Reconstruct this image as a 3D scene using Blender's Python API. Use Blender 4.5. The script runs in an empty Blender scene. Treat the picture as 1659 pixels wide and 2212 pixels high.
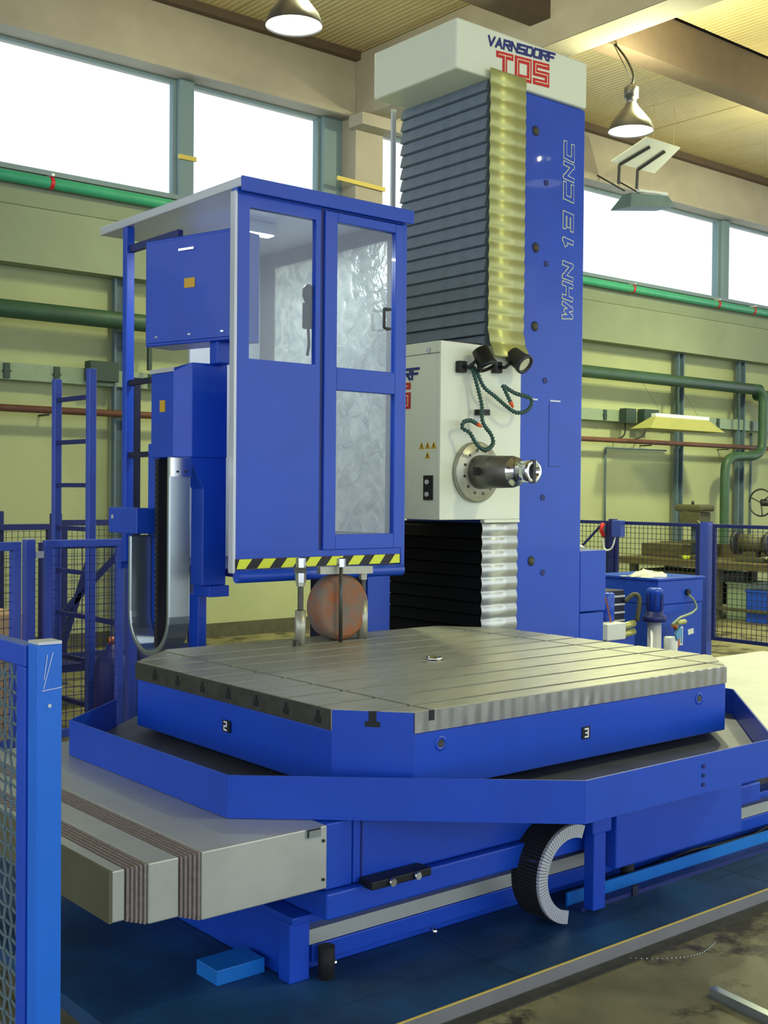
import bpy, math, random
from mathutils import Vector, Matrix
random.seed(7)
SC = bpy.context.scene
COL = SC.collection

# ------------------------------------------------------------------ camera
cam_data = bpy.data.cameras.new('camera')
cam = bpy.data.objects.new('camera', cam_data)
COL.objects.link(cam)
RIGHT = Vector((0.76971534, -0.638328, 0.00869869))
DOWN = Vector((-0.00390171, -0.01832972, -0.99982438))
FWD = Vector((0.63837534, 0.76954622, -0.01659924))
cm = Matrix((( RIGHT.x, -DOWN.x, -FWD.x, 0.0),
             ( RIGHT.y, -DOWN.y, -FWD.y, 0.0),
             ( RIGHT.z, -DOWN.z, -FWD.z, 1.65),
             (0, 0, 0, 1)))
cam.matrix_world = cm
cam_data.sensor_fit = 'HORIZONTAL'
cam_data.sensor_width = 36.0
cam_data.lens = 2570.0 / 1659.0 * 36.0
cam_data.clip_start = 0.05
cam_data.clip_end = 200
SC.camera = cam

# ------------------------------------------------------------------ world and light
world = bpy.data.worlds.new('overcast_sky')
SC.world = world
world.use_nodes = True
bg = world.node_tree.nodes['Background']
bg.inputs['Color'].default_value = (0.80, 0.89, 1.0, 1)
bg.inputs['Strength'].default_value = 2.2
SC.view_settings.view_transform = 'Standard'
SC.view_settings.look = 'None'
SC.view_settings.gamma = 1.0
SC.view_settings.use_curve_mapping = False
SC.view_settings.exposure = 0.0
LAMP_POWER = 210.0
LAMP_COLOR = (0.98, 1.0, 0.58)

# ------------------------------------------------------------------ materials
MATS = {}
def srgb(r, g, b):
    f = lambda c: (c/255/12.92) if c/255 <= 0.04045 else ((c/255+0.055)/1.055)**2.4
    return (f(r), f(g), f(b), 1.0)

def mat(name, col, rough=0.5, metal=0.0, var=0.0, vscale=6.0, col2=None, bump=0.0, bscale=40.0, spec=0.5, coat=0.0, stretch=None):
    m = bpy.data.materials.new(name); m.use_nodes = True
    nt = m.node_tree; b = nt.nodes['Principled BSDF']
    b.inputs['Roughness'].default_value = rough
    b.inputs['Metallic'].default_value = metal
    b.inputs['Specular IOR Level'].default_value = spec
    b.inputs['Coat Weight'].default_value = coat
    b.inputs['Base Color'].default_value = col
    tc = nt.nodes.new('ShaderNodeTexCoord')
    src = tc.outputs['Object']
    if stretch:
        mp = nt.nodes.new('ShaderNodeMapping'); mp.inputs['Scale'].default_value = stretch
        nt.links.new(src, mp.inputs['Vector']); src = mp.outputs['Vector']
    if var > 0 or col2 is not None:
        n = nt.nodes.new('ShaderNodeTexNoise'); n.inputs['Scale'].default_value = vscale
        n.inputs['Detail'].default_value = 6; n.inputs['Roughness'].default_value = 0.62
        nt.links.new(src, n.inputs['Vector'])
        cr = nt.nodes.new('ShaderNodeValToRGB')
        cr.color_ramp.elements[0].position = 0.36; cr.color_ramp.elements[1].position = 0.66
        c2 = col2 if col2 is not None else tuple(max(0, c*(1-var)) for c in col[:3]) + (1,)
        cr.color_ramp.elements[0].color = c2; cr.color_ramp.elements[1].color = col
        nt.links.new(n.outputs['Fac'], cr.inputs['Fac'])
        nt.links.new(cr.outputs['Color'], b.inputs['Base Color'])
    if bump > 0:
        n2 = nt.nodes.new('ShaderNodeTexNoise'); n2.inputs['Scale'].default_value = bscale
        n2.inputs['Detail'].default_value = 4
        nt.links.new(src, n2.inputs['Vector'])
        bp = nt.nodes.new('ShaderNodeBump'); bp.inputs['Strength'].default_value = bump
        bp.inputs['Distance'].default_value = 0.01
        nt.links.new(n2.outputs['Fac'], bp.inputs['Height'])
        nt.links.new(bp.outputs['Normal'], b.inputs['Normal'])
    MATS[name] = m
    return m

M = MATS
mat('blue', srgb(20, 74, 194), 0.38, var=0.10, vscale=3, bump=0.02, bscale=180, coat=0.1, spec=0.45)
mat('blue_dark', srgb(24, 38, 110), 0.5, var=0.15)
mat('blue_post', srgb(26, 112, 222), 0.35, var=0.10, vscale=5)
mat('blue_fence', srgb(62, 88, 190), 0.4, var=0.15)
mat('blue_trough', srgb(20, 120, 210), 0.4, var=0.12)
mat('navy', srgb(14, 22, 52), 0.6)
mat('cream', srgb(232, 238, 216), 0.38, var=0.04, vscale=2)
mat('silver_paint', srgb(205, 208, 212), 0.35, metal=0.25, var=0.05, vscale=3)
mat('white_paint', srgb(228, 232, 226), 0.4, var=0.04)
mat('bellows', srgb(122, 136, 152), 0.42, var=0.2, vscale=8)
mat('bellows_black', srgb(8, 9, 13), 0.7, spec=0.2)
mat('sheet_cream', srgb(190, 192, 120), 0.38, metal=0.4, var=0.10, vscale=5)
mat('sheet_silver', srgb(205, 208, 196), 0.3, metal=0.6, var=0.1, vscale=5)
mat('steel', srgb(186, 186, 166), 0.36, metal=0.5, var=0.22, vscale=7, bump=0.04, bscale=90, stretch=(1, 3, 1))
mat('steel_dark', srgb(92, 92, 84), 0.45, metal=0.7, var=0.35, vscale=18)
mat('chrome', srgb(225, 228, 230), 0.14, metal=1.0)
mat('galvanised', srgb(178, 190, 192), 0.28, metal=0.85, var=0.08, vscale=4)
mat('cover_steel', srgb(196, 200, 192), 0.42, metal=0.55, var=0.12, vscale=4, bump=0.03, bscale=60)
mat('tray_metal', srgb(122, 126, 134), 0.42, metal=0.45, var=0.3, vscale=5)
mat('sleeve_steel', srgb(128, 126, 116), 0.42, metal=0.7, var=0.2, vscale=12)
mat('kerb_grey', srgb(120, 120, 124), 0.6, var=0.15)
mat('cover_end', srgb(104, 104, 78), 0.6, metal=0.2, var=0.2, vscale=5)
mat('lip', srgb(150, 136, 130), 0.6, var=0.3, vscale=60)
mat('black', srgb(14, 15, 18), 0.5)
mat('rubber', srgb(22, 23, 25), 0.75)
mat('dark_grey', srgb(48, 50, 54), 0.5, var=0.1)
mat('yellow', srgb(228, 238, 60), 0.5, var=0.08)
mat('sign_yellow', srgb(212, 168, 36), 0.5)
mat('orange', srgb(235, 95, 35), 0.45)
mat('red', srgb(205, 32, 40), 0.4)
mat('logo_blue', srgb(28, 42, 120), 0.45)
mat('inline_cream', srgb(240, 225, 180), 0.45)
mat('outline_cream', srgb(214, 222, 190), 0.45)
mat('white', srgb(235, 235, 232), 0.5)
mat('rust', srgb(160, 92, 44), 0.85, col2=srgb(118, 112, 104), vscale=9, bump=0.3, bscale=60)
mat('hose_green', srgb(52, 92, 84), 0.5, var=0.3, vscale=80)
mat('pipe_green', srgb(58, 92, 64), 0.5, var=0.25, vscale=5)
mat('pipe_mint', srgb(70, 180, 130), 0.45, var=0.15)
mat('pipe_rust', srgb(112, 72, 50), 0.6, var=0.3)
mat('wall_steel', srgb(88, 110, 120), 0.55, var=0.2)
mat('trunk', srgb(138, 158, 128), 0.5, var=0.12)
mat('trunk_dark', srgb(46, 66, 56), 0.6)
mat('lamp_metal', srgb(92, 92, 92), 0.4, metal=0.5)
mat('yellow_pipe', srgb(214, 190, 90), 0.5)
mat('bench_wood', srgb(92, 84, 52), 0.7, var=0.35, vscale=9)
mat('machine_olive', srgb(84, 84, 58), 0.6, var=0.3, vscale=10)
mat('crate', srgb(200, 165, 125), 0.8, var=0.15)
mat('rag', srgb(235, 235, 205), 0.9, bump=0.4, bscale=30)
mat('copper', srgb(190, 110, 70), 0.4, metal=0.6)
mat('light_blue', srgb(80, 150, 200), 0.5)
mat('window_frame', srgb(120, 140, 145), 0.55)
mat('sticker', srgb(226, 230, 220), 0.5)

def node_mat(name):
    m = bpy.data.materials.new(name); m.use_nodes = True
    nt = m.node_tree
    for n in list(nt.nodes): nt.nodes.remove(n)
    out = nt.nodes.new('ShaderNodeOutputMaterial')
    MATS[name] = m
    return m, nt, out

# clear glass: mostly transparent with a reflecting film
m, nt, out = node_mat('glass')
tr = nt.nodes.new('ShaderNodeBsdfTransparent'); tr.inputs['Color'].default_value = (0.86, 0.90, 0.88, 1)
gl = nt.nodes.new('ShaderNodeBsdfGlossy'); gl.inputs['Roughness'].default_value = 0.03
lw = nt.nodes.new('ShaderNodeLayerWeight'); lw.inputs['Blend'].default_value = 0.5
pw = nt.nodes.new('ShaderNodeMath'); pw.operation = 'POWER'; pw.inputs[1].default_value = 4.0
nt.links.new(lw.outputs['Facing'], pw.inputs[0])
ad = nt.nodes.new('ShaderNodeMath'); ad.operation = 'MULTIPLY_ADD'; ad.inputs[1].default_value = 0.6; ad.inputs[2].default_value = 0.05
nt.links.new(pw.outputs[0], ad.inputs[0])
mx = nt.nodes.new('ShaderNodeMixShader')
nt.links.new(ad.outputs[0], mx.inputs[0]); nt.links.new(tr.outputs[0], mx.inputs[1]); nt.links.new(gl.outputs[0], mx.inputs[2])
nt.links.new(mx.outputs[0], out.inputs[0])

# wrinkled plastic film over the cabin's side pane
m, nt, out = node_mat('wrinkled_film')
tc = nt.nodes.new('ShaderNodeTexCoord')
n1 = nt.nodes.new('ShaderNodeTexNoise'); n1.inputs['Scale'].default_value = 9; n1.inputs['Detail'].default_value = 8; n1.inputs['Distortion'].default_value = 1.2
nt.links.new(tc.outputs['Object'], n1.inputs['Vector'])
cr = nt.nodes.new('ShaderNodeValToRGB'); cr.color_ramp.elements[0].position = 0.33; cr.color_ramp.elements[1].position = 0.68
cr.color_ramp.elements[0].color = (0.55, 0.59, 0.62, 1); cr.color_ramp.elements[1].color = (0.97, 0.98, 0.98, 1)
nt.links.new(n1.outputs['Fac'], cr.inputs['Fac'])
bp = nt.nodes.new('ShaderNodeBump'); bp.inputs['Strength'].default_value = 0.8; bp.inputs['Distance'].default_value = 0.02
nt.links.new(n1.outputs['Fac'], bp.inputs['Height'])
tl = nt.nodes.new('ShaderNodeBsdfTranslucent'); nt.links.new(cr.outputs[0], tl.inputs['Color']); nt.links.new(bp.outputs[0], tl.inputs['Normal'])
gl = nt.nodes.new('ShaderNodeBsdfGlossy'); gl.inputs['Roughness'].default_value = 0.2; nt.links.new(bp.outputs[0], gl.inputs['Normal'])
df = nt.nodes.new('ShaderNodeBsdfDiffuse'); nt.links.new(cr.outputs[0], df.inputs['Color']); nt.links.new(bp.outputs[0], df.inputs['Normal'])
tr = nt.nodes.new('ShaderNodeBsdfTransparent')
m1 = nt.nodes.new('ShaderNodeMixShader'); m1.inputs[0].default_value = 0.45
nt.links.new(tl.outputs[0], m1.inputs[1]); nt.links.new(df.outputs[0], m1.inputs[2])
m2 = nt.nodes.new('ShaderNodeMixShader'); m2.inputs[0].default_value = 0.3
nt.links.new(m1.outputs[0], m2.inputs[1]); nt.links.new(gl.outputs[0], m2.inputs[2])
m3 = nt.nodes.new('ShaderNodeMixShader'); m3.inputs[0].default_value = 0.12
nt.links.new(m2.outputs[0], m3.inputs[1]); nt.links.new(tr.outputs[0], m3.inputs[2])
nt.links.new(m3.outputs[0], out.inputs[0])

m, nt, out = node_mat('lamp_glow')
em = nt.nodes.new('ShaderNodeEmission'); em.inputs['Color'].default_value = (1, 1, 0.86, 1); em.inputs['Strength'].default_value = 9
nt.links.new(em.outputs[0], out.inputs[0])

# concrete floor with oil stains
m = mat('concrete_floor', srgb(140, 136, 100), 0.5, col2=srgb(104, 100, 70), vscale=2.2, bump=0.05, bscale=60)
nt = m.node_tree; b = nt.nodes['Principled BSDF']
base = b.inputs['Base Color'].links[0].from_socket
tc = nt.nodes.new('ShaderNodeTexCoord')
st = nt.nodes.new('ShaderNodeTexNoise'); st.inputs['Scale'].default_value = 2.9; st.inputs['Detail'].default_value = 5; st.inputs['Roughness'].default_value = 0.7
nt.links.new(tc.outputs['Object'], st.inputs['Vector'])
sr = nt.nodes.new('ShaderNodeValToRGB'); sr.color_ramp.elements[0].position = 0.50; sr.color_ramp.elements[1].position = 0.585
nt.links.new(st.outputs['Fac'], sr.inputs['Fac'])
mxc = nt.nodes.new('ShaderNodeMix'); mxc.data_type = 'RGBA'
nt.links.new(sr.outputs['Color'], mxc.inputs['Factor']); nt.links.new(base, mxc.inputs['A'])
mxc.inputs['B'].default_value = srgb(58, 54, 38)
nt.links.new(mxc.outputs['Result'], b.inputs['Base Color'])

# blue painted tread plate
m = mat('tread_plate', srgb(30, 78, 124), 0.5, col2=srgb(22, 56, 88), vscale=3.5)
nt = m.node_tree; b = nt.nodes['Principled BSDF']
tc = nt.nodes.new('ShaderNodeTexCoord')
mp = nt.nodes.new('ShaderNodeMapping'); mp.inputs['Rotation'].default_value = (0, 0, 0.785); mp.inputs['Scale'].default_value = (60, 60, 1)
nt.links.new(tc.outputs['Object'], mp.inputs['Vector'])
ck = nt.nodes.new('ShaderNodeTexChecker'); ck.inputs['Scale'].default_value = 1.0
nt.links.new(mp.outputs[0], ck.inputs['Vector'])
bp = nt.nodes.new('ShaderNodeBump'); bp.inputs['Strength'].default_value = 0.5; bp.inputs['Distance'].default_value = 0.003
nt.links.new(ck.outputs['Fac'], bp.inputs['Height']); nt.links.new(bp.outputs[0], b.inputs['Normal'])

# concrete walls and beams, roof sheet
mat('wall_plaster', srgb(172, 180, 132), 0.8, var=0.14, vscale=0.9, bump=0.05, bscale=30)
mat('concrete', srgb(178, 168, 150), 0.8, var=0.15, vscale=1.4, bump=0.08, bscale=25)
mat('concrete_green', srgb(146, 156, 126), 0.8, var=0.12, vscale=1.2)
mat('purlin', srgb(98, 82, 68), 0.8, var=0.15)
m = mat('roof_sheet', srgb(214, 194, 146), 0.33, var=0.12, vscale=1.5)
nt = m.node_tree; b = nt.nodes['Principled BSDF']
tc = nt.nodes.new('ShaderNodeTexCoord')
wv = nt.nodes.new('ShaderNodeTexWave'); wv.bands_direction = 'X'; wv.inputs['Scale'].default_value = 4.2
nt.links.new(tc.outputs['Object'], wv.inputs['Vector'])
bp = nt.nodes.new('ShaderNodeBump'); bp.inputs['Strength'].default_value = 0.35; bp.inputs['Distance'].default_value = 0.02
nt.links.new(wv.outputs['Fac'], bp.inputs['Height']); nt.links.new(bp.outputs[0], b.inputs['Normal'])

# scalloped milling marks on the table's edge
m = mat('milled_edge', srgb(178, 178, 170), 0.32, metal=0.75, var=0.15, vscale=12)
nt = m.node_tree; b = nt.nodes['Principled BSDF']
tc = nt.nodes.new('ShaderNodeTexCoord')
wv = nt.nodes.new('ShaderNodeTexWave'); wv.bands_direction = 'X'; wv.inputs['Scale'].default_value = 5.2; wv.inputs['Distortion'].default_value = 1.5
nt.links.new(tc.outputs['Object'], wv.inputs['Vector'])
bp = nt.nodes.new('ShaderNodeBump'); bp.inputs['Strength'].default_value = 0.3; bp.inputs['Distance'].default_value = 0.02
nt.links.new(wv.outputs['Fac'], bp.inputs['Height']); nt.links.new(bp.outputs[0], b.inputs['Normal'])

# ------------------------------------------------------------------ mesh helpers (world coordinates)
class MB:
    def __init__(s): s.v = []; s.f = []; s.smooth = set()
    def add(s, vs, fs, smooth=False):
        o = len(s.v); s.v += [tuple(p) for p in vs]
        for f in fs:
            if smooth: s.smooth.add(len(s.f))
            s.f.append([o+i for i in f])
        return s
    def box(s, x0, x1, y0, y1, z0, z1):
        vs = [(x0,y0,z0),(x1,y0,z0),(x1,y1,z0),(x0,y1,z0),(x0,y0,z1),(x1,y0,z1),(x1,y1,z1),(x0,y1,z1)]
        return s.add(vs, [(0,3,2,1),(4,5,6,7),(0,1,5,4),(1,2,6,5),(2,3,7,6),(3,0,4,7)])
    def obox(s, c, ux, uy, uz, sx, sy, sz):
        c = Vector(c); ux = Vector(ux).normalized(); uy = Vector(uy).normalized(); uz = Vector(uz).normalized()
        vs = [c+ux*a*sx/2+uy*b_*sy/2+uz*d*sz/2 for d in (-1,1) for a, b_ in ((-1,-1),(1,-1),(1,1),(-1,1))]
        return s.add(vs, [(0,3,2,1),(4,5,6,7),(0,1,5,4),(1,2,6,5),(2,3,7,6),(3,0,4,7)])
    def bar(s, p0, p1, w, h, up=(0,0,1)):
        p0 = Vector(p0); p1 = Vector(p1); d = (p1-p0); L = d.length; d.normalize()
        up = Vector(up)
        if abs(d.dot(up)) > 0.98: up = Vector((1,0,0))
        sd = d.cross(up).normalized(); u2 = sd.cross(d).normalized()
        return s.obox((p0+p1)/2, d, sd, u2, L, w, h)
    def prism(s, poly, z0, z1):
        n = len(poly)
        vs = [(x,y,z0) for x,y in poly]+[(x,y,z1) for x,y in poly]
        fs = [tuple(range(n-1,-1,-1)), tuple(range(n,2*n))]+[(i,(i+1)%n,n+(i+1)%n,n+i) for i in range(n)]
        return s.add(vs, fs)
    def extrude(s, poly3, vec):
        n = len(poly3); vec = Vector(vec)
        vs = [Vector(p) for p in poly3]+[Vector(p)+vec for p in poly3]
        fs = [tuple(range(n-1,-1,-1)), tuple(range(n,2*n))]+[(i,(i+1)%n,n+(i+1)%n,n+i) for i in range(n)]
        return s.add(vs, fs)
    def cyl(s, p0, p1, r, n=16, r1=None, smooth=True):
        return s.lathe(p0, Vector(p1)-Vector(p0), [(0,r),(1,r if r1 is None else r1)], n, smooth, True)
    def lathe(s, p0, axis, prof, n=24, smooth=True, rel=False, caps=True):
        p0 = Vector(p0); ax = Vector(axis); L = ax.length if rel else 1.0; ax = ax.normalized()
        t = Vector((0,0,1)) if abs(ax.z) < 0.9 else Vector((1,0,0))
        u = ax.cross(t).normalized(); w = ax.cross(u)
        vs = []
        for a, r in prof:
            for i in range(n):
                an = 2*math.pi*i/n
                vs.append(p0+ax*a*L+(u*math.cos(an)+w*math.sin(an))*r)
        fs = []
        for k in range(len(prof)-1):
            for i in range(n):
                j = (i+1) % n
                fs.append((k*n+i, k*n+j, (k+1)*n+j, (k+1)*n+i))
        s.add(vs, fs, smooth)
        if caps:
            o = len(s.v)-len(vs)
            s.f.append([o+i for i in range(n-1,-1,-1)]); k = (len(prof)-1)*n
            s.f.append([o+k+i for i in range(n)])
        return s
    def tube(s, pts, r, n=8, smooth=True, closed=False):
        pts = [Vector(p) for p in pts]; vs = []; prev = None
        for i, p in enumerate(pts):
            a = pts[max(i-1,0)]; b_ = pts[min(i+1,len(pts)-1)]
            d = (b_-a).normalized()
            if prev is None:
                t = Vector((0,0,1)) if abs(d.z) < 0.9 else Vector((1,0,0))
                u = d.cross(t).normalized()
            else:
                u = (prev-d*prev.dot(d)).normalized()
            prev = u; w = d.cross(u)
            rr = r[i] if isinstance(r, (list,tuple)) else r
            for k in range(n):
                an = 2*math.pi*k/n
                vs.append(p+(u*math.cos(an)+w*math.sin(an))*rr)
        fs = []
        for i in range(len(pts)-1):
            for k in range(n):
                j = (k+1) % n
                fs.append((i*n+k, i*n+j, (i+1)*n+j, (i+1)*n+k))
        o = len(s.v)
        s.add(vs, fs, smooth)
        s.f.append([o+i for i in range(n-1,-1,-1)]); e = (len(pts)-1)*n
        s.f.append([o+e+i for i in range(n)])
        return s
    def rot(s, c, ang):
        c = Vector(c); R = Matrix.Rotation(ang, 3, 'Z')
        s.v = [tuple(R @ (Vector(p)-c) + c) for p in s.v]; return s
    def move(s, d):
        d = Vector(d); s.v = [tuple(Vector(p)+d) for p in s.v]; return s
    def build(s, name, m, parent=None, bevel=0.0):
        org = Vector(parent['_o']) if parent is not None else None
        if org is None:
            xs = [p[0] for p in s.v]; ys = [p[1] for p in s.v]; zs = [p[2] for p in s.v]
            org = Vector(((min(xs)+max(xs))/2, (min(ys)+max(ys))/2, min(zs)))
        me = bpy.data.meshes.new(name)
        me.from_pydata([tuple(Vector(p)-org) for p in s.v], [], s.f)
        me.materials.append(MATS[m] if isinstance(m, str) else m)
        if s.smooth:
            fl = [False]*len(me.polygons)
            for i in s.smooth:
                if i < len(fl): fl[i] = True
            me.polygons.foreach_set('use_smooth', fl)
        me.update()
        o = bpy.data.objects.new(name, me); COL.objects.link(o)
        if parent is None: o.location = org
        else: o.parent = parent
        o['_o'] = tuple(org)
        if bevel > 0:
            bm = o.modifiers.new('bevel', 'BEVEL'); bm.width = bevel; bm.segments = 2; bm.limit_method = 'ANGLE'
            bm.angle_limit = math.radians(40)
        return o

def thing(name, loc, label, cat, group=None):
    o = bpy.data.objects.new(name, None); COL.objects.link(o); o.location = loc
    o.empty_display_size = 0.1
    o['_o'] = tuple(loc); o['label'] = label; o['category'] = cat
    if group: o['group'] = group
    return o
def tag(o, label, cat, group=None):
    o['label'] = label; o['category'] = cat
    if group: o['group'] = group
    return o
def struct(o, label=None):
    o['kind'] = 'structure'
    if label: o['label'] = label
    return o
def inst(o, d, parent=None):
    """a copy of a part moved by d (world units), sharing mesh data"""
    c = o.copy(); COL.objects.link(c)
    c.parent = parent if parent is not None else o.parent
    c.location = Vector(o.location)+Vector(d)
    c['_o'] = tuple(Vector(o['_o']))
    return c
def copy_tree(o, parent=None):
    c = o.copy(); COL.objects.link(c); c.parent = parent
    for ch in [x for x in o.children]: copy_tree(ch, c)
    return c

def clip(poly, axis, v, keep_less):
    out_ = []
    n = len(poly)
    for i in range(n):
        a = poly[i]; b_ = poly[(i+1) % n]
        ia = (a[axis] <= v) if keep_less else (a[axis] >= v)
        ib = (b_[axis] <= v) if keep_less else (b_[axis] >= v)
        if ia: out_.append(a)
        if ia != ib:
            t = (v-a[axis])/(b_[axis]-a[axis])
            out_.append((a[0]+(b_[0]-a[0])*t, a[1]+(b_[1]-a[1])*t))
    return out_

GLY = {
 'V': [[(0,1),(.5,0),(1,1)]], 'A': [[(0,0),(.5,1),(1,0)],[(.22,.32),(.78,.32)]],
 'R': [[(0,0),(0,1),(1,1),(1,.5),(0,.5)],[(.45,.5),(1,0)]], 'N': [[(0,0),(0,1),(1,0),(1,1)]],
 'S': [[(1,1),(0,1),(0,.5),(1,.5),(1,0),(0,0)]], 'D': [[(0,0),(0,1),(.8,1),(1,.82),(1,.18),(.8,0),(0,0)]],
 'O': [[(0,0),(0,1),(1,1),(1,0),(0,0)]], 'F': [[(0,0),(0,1),(1,1)],[(0,.5),(.8,.5)]],
 'T': [[(0,1),(1,1)],[(.5,1),(.5,0)]], 'W': [[(0,1),(.22,0),(.5,.7),(.78,0),(1,1)]],
 'H': [[(0,0),(0,1)],[(1,0),(1,1)],[(0,.5),(1,.5)]], '1': [[(.25,.8),(.55,1),(.55,0)]],
 '3': [[(0,1),(1,1),(1,0),(0,0)],[(.2,.5),(1,.5)]], '2': [[(0,1),(1,1),(1,.5),(0,.5),(0,0),(1,0)]],
 'C': [[(1,1),(0,1),(0,0),(1,0)]],
}
def lettering(text, org, u, v, nrm, h, w, gap, th, m, parent, off=0.002, shear=0.0, name='letter', depth=0.002):
    org = Vector(org); u = Vector(u).normalized(); v = Vector(v).normalized(); nrm = Vector(nrm).normalized()
    x = 0.0
    for ch in text:
        if ch == ' ': x += w*0.7; continue
        b = MB(); lift = 0.0
        P = lambda p: org+u*(x+p[0]*w+shear*p[1]*h)+v*(p[1]*h)+nrm*off
        for pl in GLY[ch]:
            for a, c in zip(pl[:-1], pl[1:]):
                A = P(a); Cc = P(c); d = (Cc-A); L = d.length; d.normalize(); sd = nrm.cross(d)
                b.obox((A+Cc)/2+nrm*(depth/2+lift), d, sd, nrm, L+th, th, depth); lift += 0.00012
        b.build(name, m, parent)
        x += w+gap
    return x

# ================================================================== SETTING
struct(MB().box(-14, 32, -14, 12.2, -0.2, 0.0).build('floor', 'concrete_floor'), 'concrete factory floor with dark oil stains')

W = 11.5
wl = struct(MB().box(-8, 30, 11.5, 12.0, 0, 4.44).build('wall_back', 'wall_plaster'), 'pale plastered rear wall of the hall below the windows')
MB().box(-8, 30, 11.44, 12.0, 4.47, 4.80).build('sill_band', 'concrete_green', wl)
MB().box(-8, 30, 11.40, 12.0, 4.80, 4.85).build('window_sill', 'window_frame', wl)
MB().box(-8, 30, 11.26, 11.5, 3.86, 4.42).build('concrete_beam', 'concrete_green', wl)
MB().box(-8, 30, 11.46, 12.0, 6.24, 6.90).build('eave_beam', 'concrete', wl)
MB().box(-8, 30, 11.42, 11.47, 6.20, 6.26).build('eave_ledge', 'concrete', wl)
for x0, x1 in ((6.72, 6.90), (8.72, 9.0), (13.05, 13.22), (17.03, 17.18), (20.5, 20.7), (1.5, 1.7), (-3.6, -3.4)):
    MB().box(x0, x1, 11.72, 11.95, 4.85, 6.24).build('mullion', 'window_frame', wl)
struct(MB().box(9.0, 9.43, 11.45, 11.95, 0.0, 6.24).build('trim_1', 'concrete'), 'concrete wall pillar carrying the roof beam')
for i, (x0, x1) in enumerate(((1.7, 6.72), (6.90, 8.72), (9.43, 13.05), (13.22, 17.03), (17.18, 20.5), (-3.4, 1.5), (-7.9, -3.6))):
    fr_ = MB()
    fr_.box(x0, x1, 11.80, 11.84, 4.85, 4.89).box(x0, x1, 11.80, 11.84, 6.20, 6.24)
    fr_.box(x0, x0+0.04, 11.80, 11.84, 4.89, 6.20).box(x1-0.04, x1, 11.80, 11.84, 4.89, 6.20)
    wo = struct(fr_.build('window_%d' % (i+1), 'window_frame'), 'high window strip glowing with white daylight')
    MB().box(x0+0.04, x1-0.04, 11.815, 11.825, 4.89, 6.20).build('pane', 'glass', wo)

# flat roof: sheets, purlins, deep concrete beams
ce = struct(MB().box(-8, 30, -9, 12.0, 7.06, 7.2).build('ceiling', 'purlin'), 'flat roof of the hall seen from below')
sheet = None
k = 0
x = -7.6
while x < 29.5:
    for y0, y1 in ((8.60, 11.46), (4.60, 8.24), (-0.9, 4.30)):
        if sheet is None:
            pass
        b = MB().box(x+0.012, x+0.858, y0, y1, 6.98, 7.05)
        b.build('roof_sheet', 'roof_sheet', ce)
    x += 0.87
for y in (8.28, 4.32, -1.2):
    struct(MB().box(-8, 30, y, y+0.28, 6.46, 6.97).build('trim_2', 'purlin'), 'brown roof purlin running the length of the hall')
MB().box(-8, 30, 11.36, 11.47, 6.88, 6.98).build('edge_angle', 'purlin', wl)
for xb in (9.0, -3.0, 21.0):
    struct(MB().box(xb, xb+0.42, -9, 11.46, 6.20, 6.97).build('trim_3', 'concrete', bevel=0.015), 'deep concrete roof beam')
struct(MB().box(-8, 30, 11.47, 11.5, 0, 0.16).build('baseboard_back', 'machine_olive'), 'olive skirting strip along the foot of the rear wall')
struct(MB().box(8.90, 9.53, 11.2, 11.46, 6.06, 6.2).build('trim_4', 'concrete'), 'concrete bearing block under the roof beam')

# ------------------------------------------------------------------ platform and floor metalwork
pf = thing('tread_plate_platform', (5.5, 3.9, 0), 'dark blue tread plate platform lying under and in front of the machine', 'platform')
for i, (x0, x1) in enumerate(((1.62, 2.86), (2.864, 4.36), (4.364, 6.2), (6.204, 9.0))):
    MB().box(x0, x1, 2.70, 2.905, 0, 0.05).build('front_plate', 'tread_plate', pf)
    MB().box(x0, x1, 2.909, 3.20, 0, 0.05).build('tread_plate', 'tread_plate', pf)
MB().box(1.62, 2.20, 3.204, 5.2, 0, 0.05).build('side_plate', 'tread_plate', pf)
MB().box(2.204, 9.0, 3.204, 5.2, 0, 0.048).build('under_plate', 'tread_plate', pf)
MB().box(1.62, 9.0, 2.695, 2.70, 0, 0.049).build('edge_strip', 'kerb_grey', pf)
MB().box(1.62, 9.0, 2.695, 2.702, 0.0495, 0.0525).build('edge_line', 'yellow_pipe', pf)
kb = MB().box(1.0, 9.0, 2.635, 2.69, 0, 0.006).build('floor_channel_cover', 'steel_dark')
tag(kb, 'flat grey steel strip on the floor along the platform edge', 'floor strip')

# ================================================================== MACHINE BED, SADDLE, COVERS
bed = thing('machine_bed', (5.0, 3.9, 0.05), 'long blue cast machine bed under the rotary table', 'machine bed')
MB().box(2.24, 9.0, 3.20, 4.62, 0.05, 0.245).build('body', 'blue', bed, 0.006)
MB().box(2.22, 9.0, 3.12, 4.68, 0.245, 0.27).build('top_flange', 'blue', bed, 0.004)
MB().box(2.30, 9.0, 3.150, 3.20, 0.155, 0.205).build('guide_strip', 'cover_steel', bed)
MB().box(2.32, 9.0, 3.148, 3.20, 0.095, 0.152).build('lower_rail', 'blue', bed, 0.003)
MB().box(2.22, 2.30, 3.135, 3.20, 0.05, 0.245).build('end_plate', 'blue', bed, 0.004)
ft = MB().cyl((2.35, 3.11, 0.05), (2.35, 3.11, 0.155), 0.028, 14).build('foot', 'rubber', bed)
for dx in (1.55, 3.1, 4.6): inst(ft, (dx, 0, 0))
bl = MB().cyl((2.40, 3.125, 0.075), (2.40, 3.145, 0.092), 0.010, 8).build('bolt', 'chrome', bed)
for dx in (0.45, 0.9): inst(bl, (dx, 0, 0))
MB().box(4.76, 9.0, 3.20, 4.6, 0.27, 0.30).build('slideway', 'steel_dark', bed)

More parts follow.
